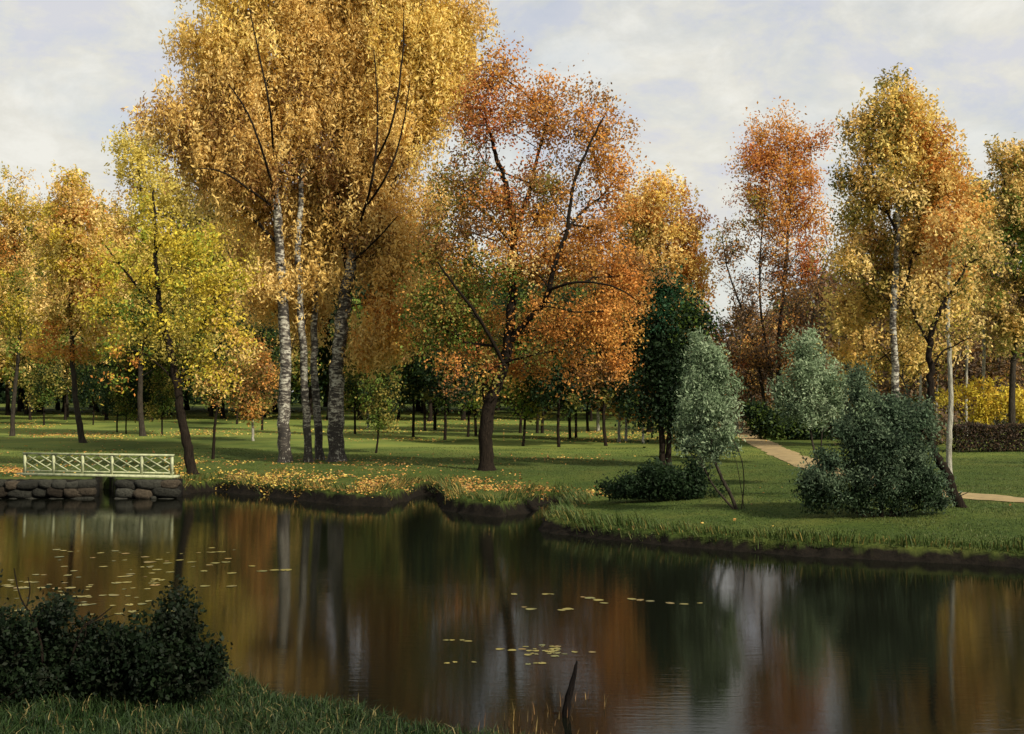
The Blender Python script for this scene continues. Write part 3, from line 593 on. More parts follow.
build_tree('willow_bush', 'grey-green willow on thin upright stems left of the big blue-green bush', 'shrub', b, dep(b),
    [([(827, 488), (818, 464), (812, 440), (808, 405), (806, 370), (805, 345)], .05, .012), ([(829, 488), (822, 460), (822, 430), (828, 395)], .04, .01), ([(824, 488), (812, 470), (800, 452)], .02, .008)],
    ragged([(806, 352, 13, 20), (802, 378, 22, 22), (822, 385, 20, 24), (798, 405, 22, 20), (820, 412, 24, 18), (840, 400, 12, 16, .6), (784, 395, 8, 16, .5)], 26, 7, 4),
    SILVER, 220, 12500, .07, blobs=[(810, 415, 34, 18, BLUEG + SILVER)], bark='grey_bark', sig=.15, seed=62, shell=.6, up=1.0, elong=2.0, tip=.006, flare=0)
b = B_(880, 517)
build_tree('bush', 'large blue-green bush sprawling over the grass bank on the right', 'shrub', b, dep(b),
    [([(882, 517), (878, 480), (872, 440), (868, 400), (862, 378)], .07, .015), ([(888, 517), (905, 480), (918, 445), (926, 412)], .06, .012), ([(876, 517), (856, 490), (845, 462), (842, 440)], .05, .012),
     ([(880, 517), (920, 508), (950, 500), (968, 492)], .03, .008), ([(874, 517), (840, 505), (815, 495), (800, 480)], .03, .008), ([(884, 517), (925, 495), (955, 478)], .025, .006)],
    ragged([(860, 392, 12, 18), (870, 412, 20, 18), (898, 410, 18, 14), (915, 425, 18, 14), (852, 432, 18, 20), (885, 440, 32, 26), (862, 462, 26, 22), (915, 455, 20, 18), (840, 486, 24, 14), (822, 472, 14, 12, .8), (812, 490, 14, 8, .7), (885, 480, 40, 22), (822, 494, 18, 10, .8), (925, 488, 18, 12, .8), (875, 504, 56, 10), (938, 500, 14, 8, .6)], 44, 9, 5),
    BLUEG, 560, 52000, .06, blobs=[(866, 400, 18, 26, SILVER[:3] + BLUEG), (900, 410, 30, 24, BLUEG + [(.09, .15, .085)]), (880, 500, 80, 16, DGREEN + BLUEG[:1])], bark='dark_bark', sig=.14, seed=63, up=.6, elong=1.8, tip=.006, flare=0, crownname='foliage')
b = B_(662, 501)
build_tree('bush', 'low dark green bush at the foot of the twin-trunked dark tree', 'shrub', b, dep(b),
    [([(664, 501), (662, 485), (655, 468)], .03, .01), ([(670, 501), (682, 485), (690, 474)], .03, .01), ([(655, 501), (638, 490), (625, 482)], .025, .008)],
    ragged([(652, 474, 10, 12), (664, 482, 20, 16), (685, 482, 20, 14), (634, 489, 18, 10), (655, 492, 36, 10), (690, 491, 20, 10), (618, 493, 8, 7, .6)], 20, 6, 6),
    DGREEN, 190, 15000, .085, bark='dark_bark', sig=.14, seed=64, up=.5, elong=1.5, tip=.005, flare=0, crownname='foliage')
b = B_(985, 436)
build_tree('bush', 'bright yellow bush glowing in front of the dark brown hedge near the right edge', 'shrub', b, dep(b) - 4,
    [([(985, 440), (984, 420), (980, 395)], .06, .02), ([(992, 440), (1004, 415), (1012, 400)], .05, .02), ([(978, 440), (965, 420), (952, 400)], .05, .02)],
    [(966, 396, 22, 14), (990, 398, 24, 18), (1014, 402, 18, 16), (1034, 412, 20, 16), (945, 402, 12, 8, .7), (985, 420, 14, 12, .6)],
    YEL + [(.60, .40, .05)], 120, 5200, .17, bark='dark_bark', sig=.34, seed=65, up=.5, elong=1.4, tip=.008, flare=0, crownname='foliage')

# ------------------------------------------------------------------ the wood behind the lawn
KIDS = {}
def copy_tree(o, parent=None):
    if o.name not in KIDS: KIDS[o.name] = list(o.children)
    r = o.copy(); col.objects.link(r)
    if parent: r.parent = parent
    for ch in KIDS[o.name]: copy_tree(ch, r)
    return r
PB = G(512, 425.5, .95); PD = float(PB[1])
def proto(name, label, group, trunks, ells, pal, ncl, nl, size, **kw):
    return build_tree(name, label, 'tree', PB, PD, trunks, ells, pal, ncl, nl, size, group=group, **kw)
GD = 'trees of the dark wood behind the lawn'
# heights here are pixels at the prototype's own depth: foot at 425, 10 px to the metre
protos = {
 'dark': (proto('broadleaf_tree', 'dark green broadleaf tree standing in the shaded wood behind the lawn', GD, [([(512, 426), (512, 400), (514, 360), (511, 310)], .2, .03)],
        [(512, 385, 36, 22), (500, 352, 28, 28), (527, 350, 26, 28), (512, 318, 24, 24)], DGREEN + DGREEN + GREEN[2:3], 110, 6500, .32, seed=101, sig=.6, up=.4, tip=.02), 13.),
 'olive': (proto('broadleaf_tree', 'olive green and yellow tree at the back of the lawn', GD + ', olive ones', [([(512, 426), (511, 400), (510, 360), (513, 305)], .17, .03)],
        [(512, 372, 28, 24), (502, 340, 22, 28), (524, 335, 20, 28), (512, 300, 18, 26)], OLIVE + GREEN + GOLD[:2], 110, 5600, .30, seed=102, sig=.55, up=.6, tip=.018, elong=1.4), 14.5),
 'gold': (proto('birch_tree', 'golden birch rising out of the wood behind the lawn', GD + ', golden ones', [([(512, 426), (513, 390), (511, 340), (512, 285)], .17, .03)],
        [(512, 365, 22, 24), (504, 330, 20, 28), (522, 325, 18, 28), (512, 285, 14, 26)], GOLD + OLIVE[:2] + YEL[:1], 120, 5600, .30, seed=103, sig=.5, strand=.9, up=.9, elong=1.5, bark='grey_bark', tip=.018), 15.5),
 'orange': (proto('broadleaf_tree', 'rust orange tree in the wood behind the lawn', GD + ', orange ones', [([(512, 426), (510, 395), (512, 350), (513, 310)], .18, .03)],
        [(512, 378, 30, 20), (500, 350, 26, 26), (526, 345, 24, 26), (512, 315, 20, 22)], ORANGE + BROWN + GOLD[:1], 110, 5200, .30, seed=104, sig=.55, up=.5, tip=.018), 13.),
 'thicket': (proto('broadleaf_tree', 'thinly leaved brown tree of the thicket on the right', 'half bare brown trees of the thicket', [([(512, 426), (513, 390), (510, 340), (508, 290)], .13, .02), ([(515, 426), (520, 380), (528, 330)], .10, .02), ([(509, 426), (502, 385), (492, 340)], .10, .02)],
        [(510, 385, 34, 30), (500, 345, 28, 34), (526, 340, 24, 34), (508, 300, 18, 26)], PURB + PURB + BROWN + OLIVE[:1], 190, 4200, .26, seed=105, sig=.5, up=1.2, tip=.022, elong=1.5, bark='pale_bark', limb_bark='grey_bark'), 14.),
}
MID = 'slender trees dotted over the back of the lawn'
small = {
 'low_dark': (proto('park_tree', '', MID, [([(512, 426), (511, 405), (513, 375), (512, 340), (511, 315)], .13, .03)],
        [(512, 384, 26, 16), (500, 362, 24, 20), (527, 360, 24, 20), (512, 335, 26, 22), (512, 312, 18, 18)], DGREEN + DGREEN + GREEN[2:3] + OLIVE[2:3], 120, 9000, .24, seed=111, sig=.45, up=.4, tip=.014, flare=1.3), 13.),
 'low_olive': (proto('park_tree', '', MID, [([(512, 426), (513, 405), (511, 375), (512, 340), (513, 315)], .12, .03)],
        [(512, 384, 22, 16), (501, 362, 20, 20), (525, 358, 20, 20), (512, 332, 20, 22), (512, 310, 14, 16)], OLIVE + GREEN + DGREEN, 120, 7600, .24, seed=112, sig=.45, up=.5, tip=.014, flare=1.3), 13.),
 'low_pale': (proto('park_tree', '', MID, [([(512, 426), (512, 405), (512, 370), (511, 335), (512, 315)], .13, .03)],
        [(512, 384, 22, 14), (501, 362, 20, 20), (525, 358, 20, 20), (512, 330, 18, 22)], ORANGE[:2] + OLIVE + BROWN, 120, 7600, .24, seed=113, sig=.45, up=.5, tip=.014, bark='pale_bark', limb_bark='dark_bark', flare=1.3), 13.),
}
used = set()
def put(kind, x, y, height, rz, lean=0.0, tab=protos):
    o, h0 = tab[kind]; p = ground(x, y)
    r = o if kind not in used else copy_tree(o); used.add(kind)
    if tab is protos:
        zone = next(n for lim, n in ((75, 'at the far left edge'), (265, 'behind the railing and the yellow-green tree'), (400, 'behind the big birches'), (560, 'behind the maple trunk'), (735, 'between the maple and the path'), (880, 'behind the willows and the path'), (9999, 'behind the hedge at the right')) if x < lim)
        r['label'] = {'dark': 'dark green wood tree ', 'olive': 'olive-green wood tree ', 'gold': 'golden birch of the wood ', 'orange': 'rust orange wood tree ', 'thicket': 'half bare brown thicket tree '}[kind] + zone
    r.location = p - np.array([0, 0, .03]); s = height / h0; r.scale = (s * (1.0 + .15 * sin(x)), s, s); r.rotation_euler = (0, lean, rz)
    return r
rg = np.random.default_rng(77)
# single small trees whose trunks one can pick out on the lawn
KW = {'low_dark': 'slender dark-leaved tree ', 'low_olive': 'slender olive-green tree ', 'low_pale': 'slender tree with pale trunk and rusty leaves '}
for x, y, k, h, ln, lab in [(44, 425, 'low_olive', 10, .05, 'far behind the left end of the railing'), (93, 425, 'low_dark', 9, 0, 'just right of the leaning trunk behind the railing'), (117, 432, 'low_dark', 7.5, .12, 'leaning right, behind the middle of the railing'),
        (126, 434, 'low_olive', 7, -.04, 'behind the middle of the railing, shortest there'), (140, 434, 'low_dark', 8, -.10, 'leaning left beside the pale yellow birch'), (152, 421, 'low_dark', 10, 0, 'farthest back behind the right end of the railing'),
        (162, 435, 'low_olive', 8, .03, 'left of the yellow-green tree trunk'), (253, 441, 'low_pale', 8.5, -.05, 'left of the big birch group'), (262, 430, 'low_dark', 11, 0, 'close left of the big birch group, farther back'), (237, 424, 'low_dark', 11, 0, 'midway between the yellow-green tree and the big birches'),
        (355, 434, 'low_olive', 10.5, .02, 'first one right of the thickest birch trunk'), (368, 428, 'low_pale', 10.5, 0, 'second one right of the thickest birch trunk'), (376, 453, 'low_olive', 7.5, .16, 'leaning right, nearest between birches and maple'),
        (413, 437, 'low_dark', 9.5, 0, 'halfway between the thickest birch and the maple'), (425, 431, 'low_dark', 11, .04, 'halfway from birches to maple, a step farther back'), (435, 430, 'low_dark', 11, .14, 'leaning right, far back left of the maple'),
        (445, 440, 'low_dark', 9.5, 0, 'nearest one left of the maple trunk, straight'), (468, 437, 'low_olive', 9.5, 0, 'close left of the maple trunk'), (476, 436, 'low_dark', 10, 0, 'partly hidden by the left edge of the maple trunk'),
        (523, 446, 'low_olive', 8, .14, 'leaning right, just right of the maple trunk'), (520, 433, 'low_dark', 10.5, -.1, 'leaning left, behind the one just right of the maple'), (537, 433, 'low_dark', 10.5, 0, 'left stem of a close pair right of the maple'),
        (542, 433, 'low_dark', 10, .05, 'right stem of a close pair right of the maple'), (559, 447, 'low_dark', 8.5, 0, 'nearest and straightest under the right of the maple crown'), (570, 439, 'low_dark', 9.5, 0, 'left one of a pair under the right of the maple crown'),
        (576, 438, 'low_olive', 9.5, 0, 'right one of a pair under the right of the maple crown'), (588, 431, 'low_dark', 11, 0, 'farthest back under the right of the maple crown'), (598, 431, 'low_pale', 11, 0, 'far back left of the sturdy dark one'),
        (606, 446, 'low_dark', 9, -.06, 'sturdy and near, under the right edge of the maple crown'), (619, 442, 'low_pale', 9, -.03, 'leaning left by the twin-trunked dark tree'), (626, 441, 'low_pale', 9, .02, 'leaning right by the twin-trunked dark tree'),
        (643, 443, 'low_pale', 8, 0, 'close beside the twin-trunked dark tree')]:
    put(k, x, y, h * (1.22 if 380 < x < 630 else 1.0), rg.random() * 6.28, ln * .6, small)['label'] = KW[k] + lab
tl = build_tree('young_tree', 'young dark-stemmed tree with a few orange leaves between the yellow-green tree and the birches', 'tree', B_(213, 459), dep(B_(213, 459)),
    [([(213, 459), (214, 440), (216, 415), (222, 390), (224, 365)], .09, .02)], [(218, 388, 22, 14), (228, 372, 22, 14), (208, 375, 18, 12)], ORANGE + GREEN + OLIVE + BROWN, 80, 4200, .11, seed=120, sig=.3, tip=.01)
def topline(x):
    return np.interp(x, [-200, 0, 60, 130, 200, 260, 330, 420, 480, 600, 690, 712, 735, 800, 900, 1024, 1250], [225, 232, 240, 250, 215, 240, 225, 245, 262, 268, 300, 350, 330, 300, 285, 262, 260])
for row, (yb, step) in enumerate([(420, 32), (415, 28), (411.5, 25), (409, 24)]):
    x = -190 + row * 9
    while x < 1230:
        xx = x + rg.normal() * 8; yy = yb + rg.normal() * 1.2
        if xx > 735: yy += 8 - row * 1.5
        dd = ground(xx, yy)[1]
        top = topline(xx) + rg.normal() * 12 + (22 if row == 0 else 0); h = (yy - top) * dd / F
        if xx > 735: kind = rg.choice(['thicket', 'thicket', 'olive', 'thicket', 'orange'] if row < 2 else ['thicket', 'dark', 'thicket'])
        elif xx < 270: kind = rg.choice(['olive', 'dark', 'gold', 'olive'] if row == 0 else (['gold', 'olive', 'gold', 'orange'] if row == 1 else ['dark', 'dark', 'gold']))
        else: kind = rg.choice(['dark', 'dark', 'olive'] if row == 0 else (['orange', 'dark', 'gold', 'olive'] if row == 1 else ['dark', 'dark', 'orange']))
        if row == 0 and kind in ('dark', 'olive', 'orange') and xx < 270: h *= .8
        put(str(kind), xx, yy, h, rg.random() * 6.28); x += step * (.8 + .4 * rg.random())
for x, y, k, h in [(706, 430, 'thicket', 8), (722, 432, 'thicket', 9), (738, 434, 'thicket', 10), (828, 436, 'thicket', 12), (846, 434, 'thicket', 13), (866, 436, 'thicket', 12), (1000, 434, 'thicket', 12), (975, 432, 'thicket', 13), (938, 434, 'thicket', 12)]:
    put(k, x, y, h, rg.random() * 6.28)
# undergrowth closing the wood below the crowns
rgu = np.random.default_rng(5); n = 52000
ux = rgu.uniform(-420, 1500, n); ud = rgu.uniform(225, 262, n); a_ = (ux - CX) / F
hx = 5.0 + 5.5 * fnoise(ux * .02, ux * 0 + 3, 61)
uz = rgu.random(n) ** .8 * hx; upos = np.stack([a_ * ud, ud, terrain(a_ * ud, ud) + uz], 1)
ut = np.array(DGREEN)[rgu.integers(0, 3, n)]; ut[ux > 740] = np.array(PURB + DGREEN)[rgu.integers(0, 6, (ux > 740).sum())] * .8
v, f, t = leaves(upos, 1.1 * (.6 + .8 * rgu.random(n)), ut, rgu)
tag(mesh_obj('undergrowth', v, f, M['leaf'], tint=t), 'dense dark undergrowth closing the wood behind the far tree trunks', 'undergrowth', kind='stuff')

# bushes along the path and at the right
def bush(x, y, ells, pal, ncl, nl, size, label, seed, sig=.3, dd=0, **kw):
    b = B_(x, y); d = dep(b) + dd
    return build_tree('bush', label, 'shrub', b, d, [([(x - 3, y), (x - 6, y - 10)], .04, .015), ([(x + 3, y), (x + 8, y - 10)], .04, .015)], ells, pal, ncl, nl, size, seed=seed, sig=sig, flare=0, tip=.008, crownname='foliage', **kw)
bush(778, 440, [(770, 424, 22, 14), (796, 430, 26, 12), (755, 414, 12, 12), (820, 434, 20, 9)], DGREEN + GREEN[2:3], 150, 9000, .2, 'dark green bushes hugging the far side of the sandy path', 130)
bush(742, 426, [(742, 385, 18, 20), (752, 360, 16, 22), (735, 405, 12, 14), (758, 395, 12, 14)], GOLD + ORANGE[:2] + OLIVE[:1], 120, 5200, .24, 'golden bush standing where the sandy path disappears', 131, sig=.4)
bush(690, 458, [(690, 440, 18, 14), (712, 446, 16, 10), (700, 425, 12, 12)], DGREEN + BROWN[2:], 110, 6500, .12, 'brownish dark bush between the twin-trunked dark tree and the silvery willow', 132, sig=.22)
bush(850, 445, [(850, 420, 26, 20), (885, 425, 28, 18), (835, 400, 14, 18), (925, 430, 30, 14)], PURB + OLIVE[:1] + DGREEN[:1], 170, 8500, .2, 'low brown thicket behind the big blue-green bush', 133, sig=.4)
# clipped brown hedge
rgh = np.random.default_rng(9); A0 = ground(953, 452); A1 = ground(1200, 452); n = 26000; tt_ = rgh.random(n); hd = .55; hh_ = 1.35
face = rgh.integers(0, 3, n); px_ = A0[0] + (A1[0] - A0[0]) * tt_; py_ = A0[1] + np.where(face == 0, -hd, np.where(face == 1, hd, rgh.uniform(-hd, hd, n))) + rgh.normal(size=n) * .06
pz_ = np.where(face == 2, hh_, rgh.uniform(0, hh_, n)) + rgh.normal(size=n) * .06 + fnoise(px_ * .8, py_ * 0, 3) * .25
hroot = empty('hedge', A0)
v, f, t = leaves(np.stack([px_, py_, pz_ + A0[2]], 1) - A0, .13 * (.6 + .8 * rgh.random(n)), np.array([(.07, .05, .035), (.09, .06, .045), (.05, .04, .03), (.10, .06, .03), (.03, .035, .02)])[rgh.integers(0, 5, n)], rgh)
mesh_obj('foliage', v, f, M['leaf'], hroot, tint=t)
hb = MB(); 
for q in np.linspace(.4, A1[0] - A0[0] - .3, 26):
    hb.tube([(q, 0, -.1), (q + .05, .02, .5), (q - .03, 0, 1.2)], [.04, .03, .01], 6)
for zz in (.3, .6, .9): hb.tube([(0.2, .03, zz), (A1[0] - A0[0] - .2, .03, zz + .04)], [.02, .02], 5)
hb.build('stems', M['dark_bark'], hroot)
tag(hroot, 'low dark brown hedge crossing behind the lawn at the right edge', 'hedge')

# ------------------------------------------------------------------ stone walls and railing
m, nt, b, out = newmat('boulder_stone'); v = coords(nt); n1_ = noise(nt, 1.2, 6, .65, v); n2_ = noise(nt, 9, 6, .7, v)
a = nt.nodes.new('ShaderNodeAttribute'); a.attribute_name = 'tint'
c2 = ramp(nt, n2_, [(.3, (.5, .5, .48)), (.7, (1.2, 1.2, 1.15))]); mm = nt.nodes.new('ShaderNodeMix'); mm.data_type = 'RGBA'; mm.blend_type = 'MULTIPLY'; mm.inputs['Factor'].default_value = 1
nt.links.new(a.outputs['Color'], mm.inputs['A']); nt.links.new(c2, mm.inputs['B']); nt.links.new(mm.outputs['Result'], b.inputs['Base Color'])
b.inputs['Roughness'].default_value = .95; b.inputs['Specular IOR Level'].default_value = .15; bump(nt, b, n2_, 1.0, .12); M['stone'] = m
def sphere_mesh(nu=12, nv=8):
    V = [(0, 0, 1)]; 
    for i in range(1, nv):
        for j in range(nu):
            V.append((sin(pi * i / nv) * cos(2 * pi * j / nu), sin(pi * i / nv) * sin(2 * pi * j / nu), cos(pi * i / nv)))
    V.append((0, 0, -1)); V = np.array(V); Q = []; T3 = []
    for j in range(nu):
        T3.append((0, 1 + j, 1 + (j + 1) % nu)); T3.append((len(V) - 1, 1 + (nv - 2) * nu + (j + 1) % nu, 1 + (nv - 2) * nu + j))
    for i in range(nv - 2):
        for j in range(nu): Q.append((1 + i * nu + j, 1 + (i + 1) * nu + j, 1 + (i + 1) * nu + (j + 1) % nu, 1 + i * nu + (j + 1) % nu))
    return V, np.array(Q), np.array(T3)
SV, SQ, ST = sphere_mesh(14, 9)
def wall(x0, x1, label, seed):
    r = np.random.default_rng(seed); p0 = G(x0, 498, 0) + [0, -.35, 0]; p1 = G(x1, 498, 0) + [0, -.35, 0]; root = empty('stone_wall', p0)
    Lw = p1[0] - p0[0]; core = MB(); core.box((Lw / 2, .86, .11), (Lw - .30, 1.2, 1.18), t=(.012, .011, .009)); core.build('core', M['stone'], root, tint=True)
    st = MB(); placed = []; cand = []
    for z_, hh0 in ((-.18, .21), (.22, .20), (.56, .17)):
        x = r.uniform(0, .25)
        while x < Lw - .3:
            w = r.uniform(.26, .55); cand.append((min(x + w, Lw - w * .8), z_ + r.uniform(-.05, .05), w * 1.08, hh0 * r.uniform(1.0, 1.3))); x += 2 * w * r.uniform(.9, 1.0)
    nbig = len(cand); cand += [(r.uniform(.2, Lw - .2), r.uniform(-.3, .62), r.uniform(.09, .22), 0) for _ in range(1500)]
    for ci_, (x, z, w, hgt) in enumerate(cand):
        if hgt == 0: hgt = w * r.uniform(.6, .9)
        if ci_ >= nbig and any(((x - a) / (w + b_)) ** 2 + ((z - c_) / (hgt + d_)) ** 2 < .8 for a, c_, b_, d_ in placed): continue
        placed.append((x, z, w, hgt)); c = r.uniform(.3, 1.0) * np.array([.055, .055, .045]) * (np.array([1.15, .92, .8]) if r.random() < .2 else 1)
        q = SV.copy(); q = np.sign(q) * np.abs(q) ** .7; q = q * (1 + .22 * (fnoise(SV[:, 0] * 1.6 + x * 5, SV[:, 2] * 1.6 + z * 7 + SV[:, 1], 2)[:, None] - .5) * 2); q = q * [w, .30, hgt]
        an = r.uniform(-.16, .16); q = q @ np.array([[cos(an), 0, sin(an)], [0, 1, 0], [-sin(an), 0, cos(an)]]); q += [x, .20 + r.uniform(-.05, .05), z]
        q[:, 2] = np.minimum(q[:, 2], .72 + .01 * q[:, 2])
        st.add(q, SQ, c); st.add(q, ST, c)
    st.build('boulders', M['stone'], root, smooth=True, tint=True)
    return tag(root, label, 'wall', 'boulder walls of the pond')
wall(-330, 94, 'boulder retaining wall left of the dark gap, under the left half of the railing', 1)
wall(113, 179, 'short boulder wall right of the dark gap, under the right half of the railing', 2)

m, nt, b, out = newmat('green_white_paint'); v = coords(nt); n1_ = noise(nt, 5, 6, .7, v)
nt.links.new(ramp(nt, n1_, [(.3, (.13, .15, .08)), (.55, (.34, .36, .21)), (.8, (.46, .47, .29))]), b.inputs['Base Color']); b.inputs['Roughness'].default_value = .75; bump(nt, b, n1_, .3, .01); M['paint'] = m
R0 = G(25, 474, .78); R1 = G(172, 476.5, .78); z0 = .78; Rr = empty('bridge_railing', (R0[0], R0[1], z0)); dv = R1 - R0; dv[2] = 0; Lr = np.linalg.norm(dv); rz = math.atan2(dv[1], dv[0]); Rr.rotation_euler = (0, 0, rz)
def bar(mb, a, b_, w, th):
    a = np.array(a, float); b_ = np.array(b_, float); d_ = b_ - a; L_ = np.linalg.norm(d_); u = d_ / L_; w_ = np.array([0, 1.0, 0]); n_ = np.cross(u, w_)
    mb.box((a + b_) / 2, (L_, th, w), R=np.stack([u, w_, n_], 1))
mb = MB(); mb.box((Lr / 2, 0, -.0), (Lr + .5, .45, .10)); mb.build('plank', M['paint'], Rr)
for nm, zz, w, th in (('top_rail', .86, .075, .13), ('bottom_rail', .14, .06, .07)):
    mb = MB(); mb.box((Lr / 2, 0, zz), (Lr + .16, th, w)); mb.build(nm, M['paint'], Rr)
nb_ = 5; bw = Lr / nb_
for i in range(nb_ + 1):
    mb = MB(); mb.box((i * bw, 0, .44), (.10, .095, .80)); mb.build('post', M['paint'], Rr)
for i in range(nb_):
    mb = MB(); x0, x1 = i * bw + .05, (i + 1) * bw - .05; zl, zh = .17, .822; xm = (x0 + x1) / 2
    for k, (a, b_) in enumerate([((x0, zl), (x1, zh)), ((x0, zh), (x1, zl)), ((x0, (zl + zh) / 2), (xm, zh)), ((xm, zh), (x1, (zl + zh) / 2)), ((x1, (zl + zh) / 2), (xm, zl)), ((xm, zl), (x0, (zl + zh) / 2))]):
        bar(mb, (a[0], (-.018 if k % 2 else .018), a[1]), (b_[0], (-.018 if k % 2 else .018), b_[1]), .045, .034)
    mb.build('lattice', M['paint'], Rr)
tag(Rr, 'white-green wooden lattice railing standing on the boulder wall by the water', 'railing')

# ------------------------------------------------------------------ grass
def blades(pos, h, w, tint, rng, lean=.35, leandir=None, seg=2):
    n = len(pos); a = rng.random(n) * 2 * pi; side = np.stack([np.cos(a), np.sin(a), a * 0], 1) * (w * .5)[:, None]
    l = rng.normal(size=(n, 3)) * lean; l[:, 2] = 0
    if leandir is not None: l += leandir
    up = np.array([0, 0, 1.0]); mid = pos + up * (h * .55)[:, None] + l * (h * .35)[:, None]; tip = pos + up * (h * .95)[:, None] + l * h[:, None]
    tip[:, 2] -= np.linalg.norm(l, axis=1) * h * .35
    v = np.stack([pos - side, pos + side, mid + side * .75, mid - side * .75, tip], 1).reshape(-1, 3); b0 = np.arange(n)[:, None] * 5
    return v, [b0 + [0, 1, 2, 3], b0 + [3, 2, 4]], np.repeat(tint, 5, 0)
rgg = np.random.default_rng(3)
GR = np.array([(.040, .070, .015), (.052, .088, .02), (.030, .054, .012), (.072, .104, .026), (.095, .108, .034)])
# short turf of the lawn, denser near the pond
n = 330000; dd_ = 29 + (rgg.random(n) ** 1.5) * 46; xx_ = rgg.uniform(-120, 1144, n); X_ = (xx_ - CX) / F * dd_; h_, s_, u_ = terrain(X_, dd_, True)
ok = (s_ > .12) & ~((u_ < 180) & (s_ < .8)); X_, dd_, h_, s_ = X_[ok], dd_[ok], h_[ok], s_[ok]
cl = fnoise(X_ * .8, dd_ * .8, 71); keep = rgg.random(len(X_)) < .35 + cl; X_, dd_, h_, s_, cl = X_[keep], dd_[keep], h_[keep], s_[keep], cl[keep]
dpath = np.min(np.hypot(X_[:, None] - pp[None, ::3, 0], dd_[:, None] - pp[None, ::3, 1]), 1); kp = dpath > .95; X_, dd_, h_, s_, cl = X_[kp], dd_[kp], h_[kp], s_[kp], cl[kp]
gt_ = GR[np.clip((cl * 5 + rgg.normal(size=len(cl)) * .9).astype(int), 0, 4)] * (.8 + .4 * rgg.random(len(cl)))[:, None]
v, f, t = blades(np.stack([X_, dd_, h_ - .02], 1), .035 + .07 * rgg.random(len(X_)) * cl * 1.6, np.full(len(X_), .022), gt_, rgg)
tag(mesh_obj('lawn_grass', v, f, M['grass'], tint=t), 'short green grass covering the lawn beyond the pond', 'grass', kind='stuff')
# long grass hanging over the edge of the far bank
n = 90000; dd_ = rgg.uniform(29, 56, n); xx_ = rgg.uniform(178, 1160, n); X_ = (xx_ - CX) / F * dd_; h_, s_, u_ = terrain(X_, dd_, True)
ed = .27 + (fnoise(X_ * 1.3, dd_ * 1.3, 15) - .5) * .5
ok = (s_ > ed - .14) & (s_ < ed + .7) & (h_ > .03); X_, dd_, h_, s_, u_ = X_[ok], dd_[ok], h_[ok], s_[ok], u_[ok]
gx_ = sdist(X_ + .05, dd_) - s_; gy_ = sdist(X_, dd_ + .05) - s_; gl = np.hypot(gx_, gy_) + 1e-6; ld = np.stack([-gx_ / gl, -gy_ / gl, gx_ * 0], 1) * .75
tn = GR[rgg.integers(0, 5, len(X_))]; yl = rgg.random(len(X_)) < np.where(u_ < 480, .30, .10); tn[yl] = np.array([(.22, .17, .05), (.28, .22, .06)])[rgg.integers(0, 2, yl.sum())]
v, f, t = blades(np.stack([X_, dd_, h_ - .02], 1), (.14 + .34 * rgg.random(len(X_))) * (.3 + 1.5 * fnoise(X_ * 1.1, dd_ * 1.1, 55)), np.full(len(X_), .026), tn, rgg, .3, ld)
tag(mesh_obj('bank_grass', v, f, M['grass'], tint=t), 'long grass hanging over the edge of the far bank', 'grass', kind='stuff')
# near bank
n = 150000; dd_ = rgg.uniform(9, 26, n); xx_ = rgg.uniform(-160, 640, n); X_ = (xx_ - CX) / F * dd_; h_, s_, u_ = terrain(X_, dd_, True)
ok = (s_ > .0); X_, dd_, h_, s_, u_ = X_[ok], dd_[ok], h_[ok], s_[ok], u_[ok]
cl = fnoise(X_ * 1.2, dd_ * 1.2, 19); tn = GR[np.clip((cl * 5 + rgg.normal(size=len(cl))).astype(int), 0, 4)] * np.array([.7, .9, .95]) * (.25 + .45 * rgg.random(len(cl)))[:, None]; dry = rgg.random(len(cl)) < .07; tn[dry] = (.16, .13, .05)
v, f, t = blades(np.stack([X_, dd_, h_ - .02], 1), (.10 + .26 * rgg.random(len(X_))) * (.4 + cl), np.full(len(X_), .016), tn, rgg, .45)
tag(mesh_obj('near_grass', v, f, M['grass'], tint=t), 'long fresh green grass on the near bank in the lower left', 'grass', kind='stuff')

# ------------------------------------------------------------------ near bush, twigs, stick
def nearbush(x, y, d, ells, ncl, nl, label, seed):
    z = float(terrain(np.array([(x - CX) / F * d]), np.array([d]))[0]); b = np.array([(x - CX) / F * d, d, z])
    return build_tree('bush', label, 'shrub', b, d, [([(x, y), (x - 12, y - 30), (x - 18, y - 60)], .022, .006), ([(x + 6, y), (x + 24, y - 30), (x + 30, y - 58)], .02, .006), ([(x - 8, y), (x - 34, y - 26)], .018, .005)],
        ragged(ells, 16, 9, seed, .5), [tuple(.5 * q for q in c_) for c_ in DGREEN] + [(.013, .018, .009)], ncl, int(nl * .62), .055, seed=seed, sig=.075, up=.7, flare=0, tip=.0035, crownname='foliage', elong=1.2)
nearbush(160, 715, 15.6, [(180, 640, 22, 18), (150, 662, 44, 32), (196, 668, 24, 28), (180, 700, 42, 24), (210, 712, 18, 14), (112, 668, 34, 40), (140, 705, 50, 24), (168, 618, 12, 10, .6), (178, 606, 6, 6, .35), (205, 634, 8, 9, .4), (212, 655, 9, 8, .5), (140, 622, 8, 8, .4), (218, 700, 10, 8, .5)], 420, 27000, 'dark leafy bush at the right end of the near bank shrubs', 201)
nearbush(62, 712, 15.8, [(60, 650, 30, 18), (30, 658, 34, 28), (84, 658, 32, 26), (52, 690, 60, 30), (105, 695, 30, 24), (44, 624, 12, 14, .6), (60, 612, 7, 8, .4), (88, 628, 8, 8, .4)], 360, 24000, 'dark leafy bush in the middle of the near bank shrubs', 202)
nearbush(-30, 712, 15.2, [(-30, 630, 40, 30), (8, 640, 20, 24), (-50, 670, 50, 36), (0, 680, 44, 34), (-90, 650, 40, 50)], 330, 22000, 'dark leafy bush cut by the left edge on the near bank', 203)
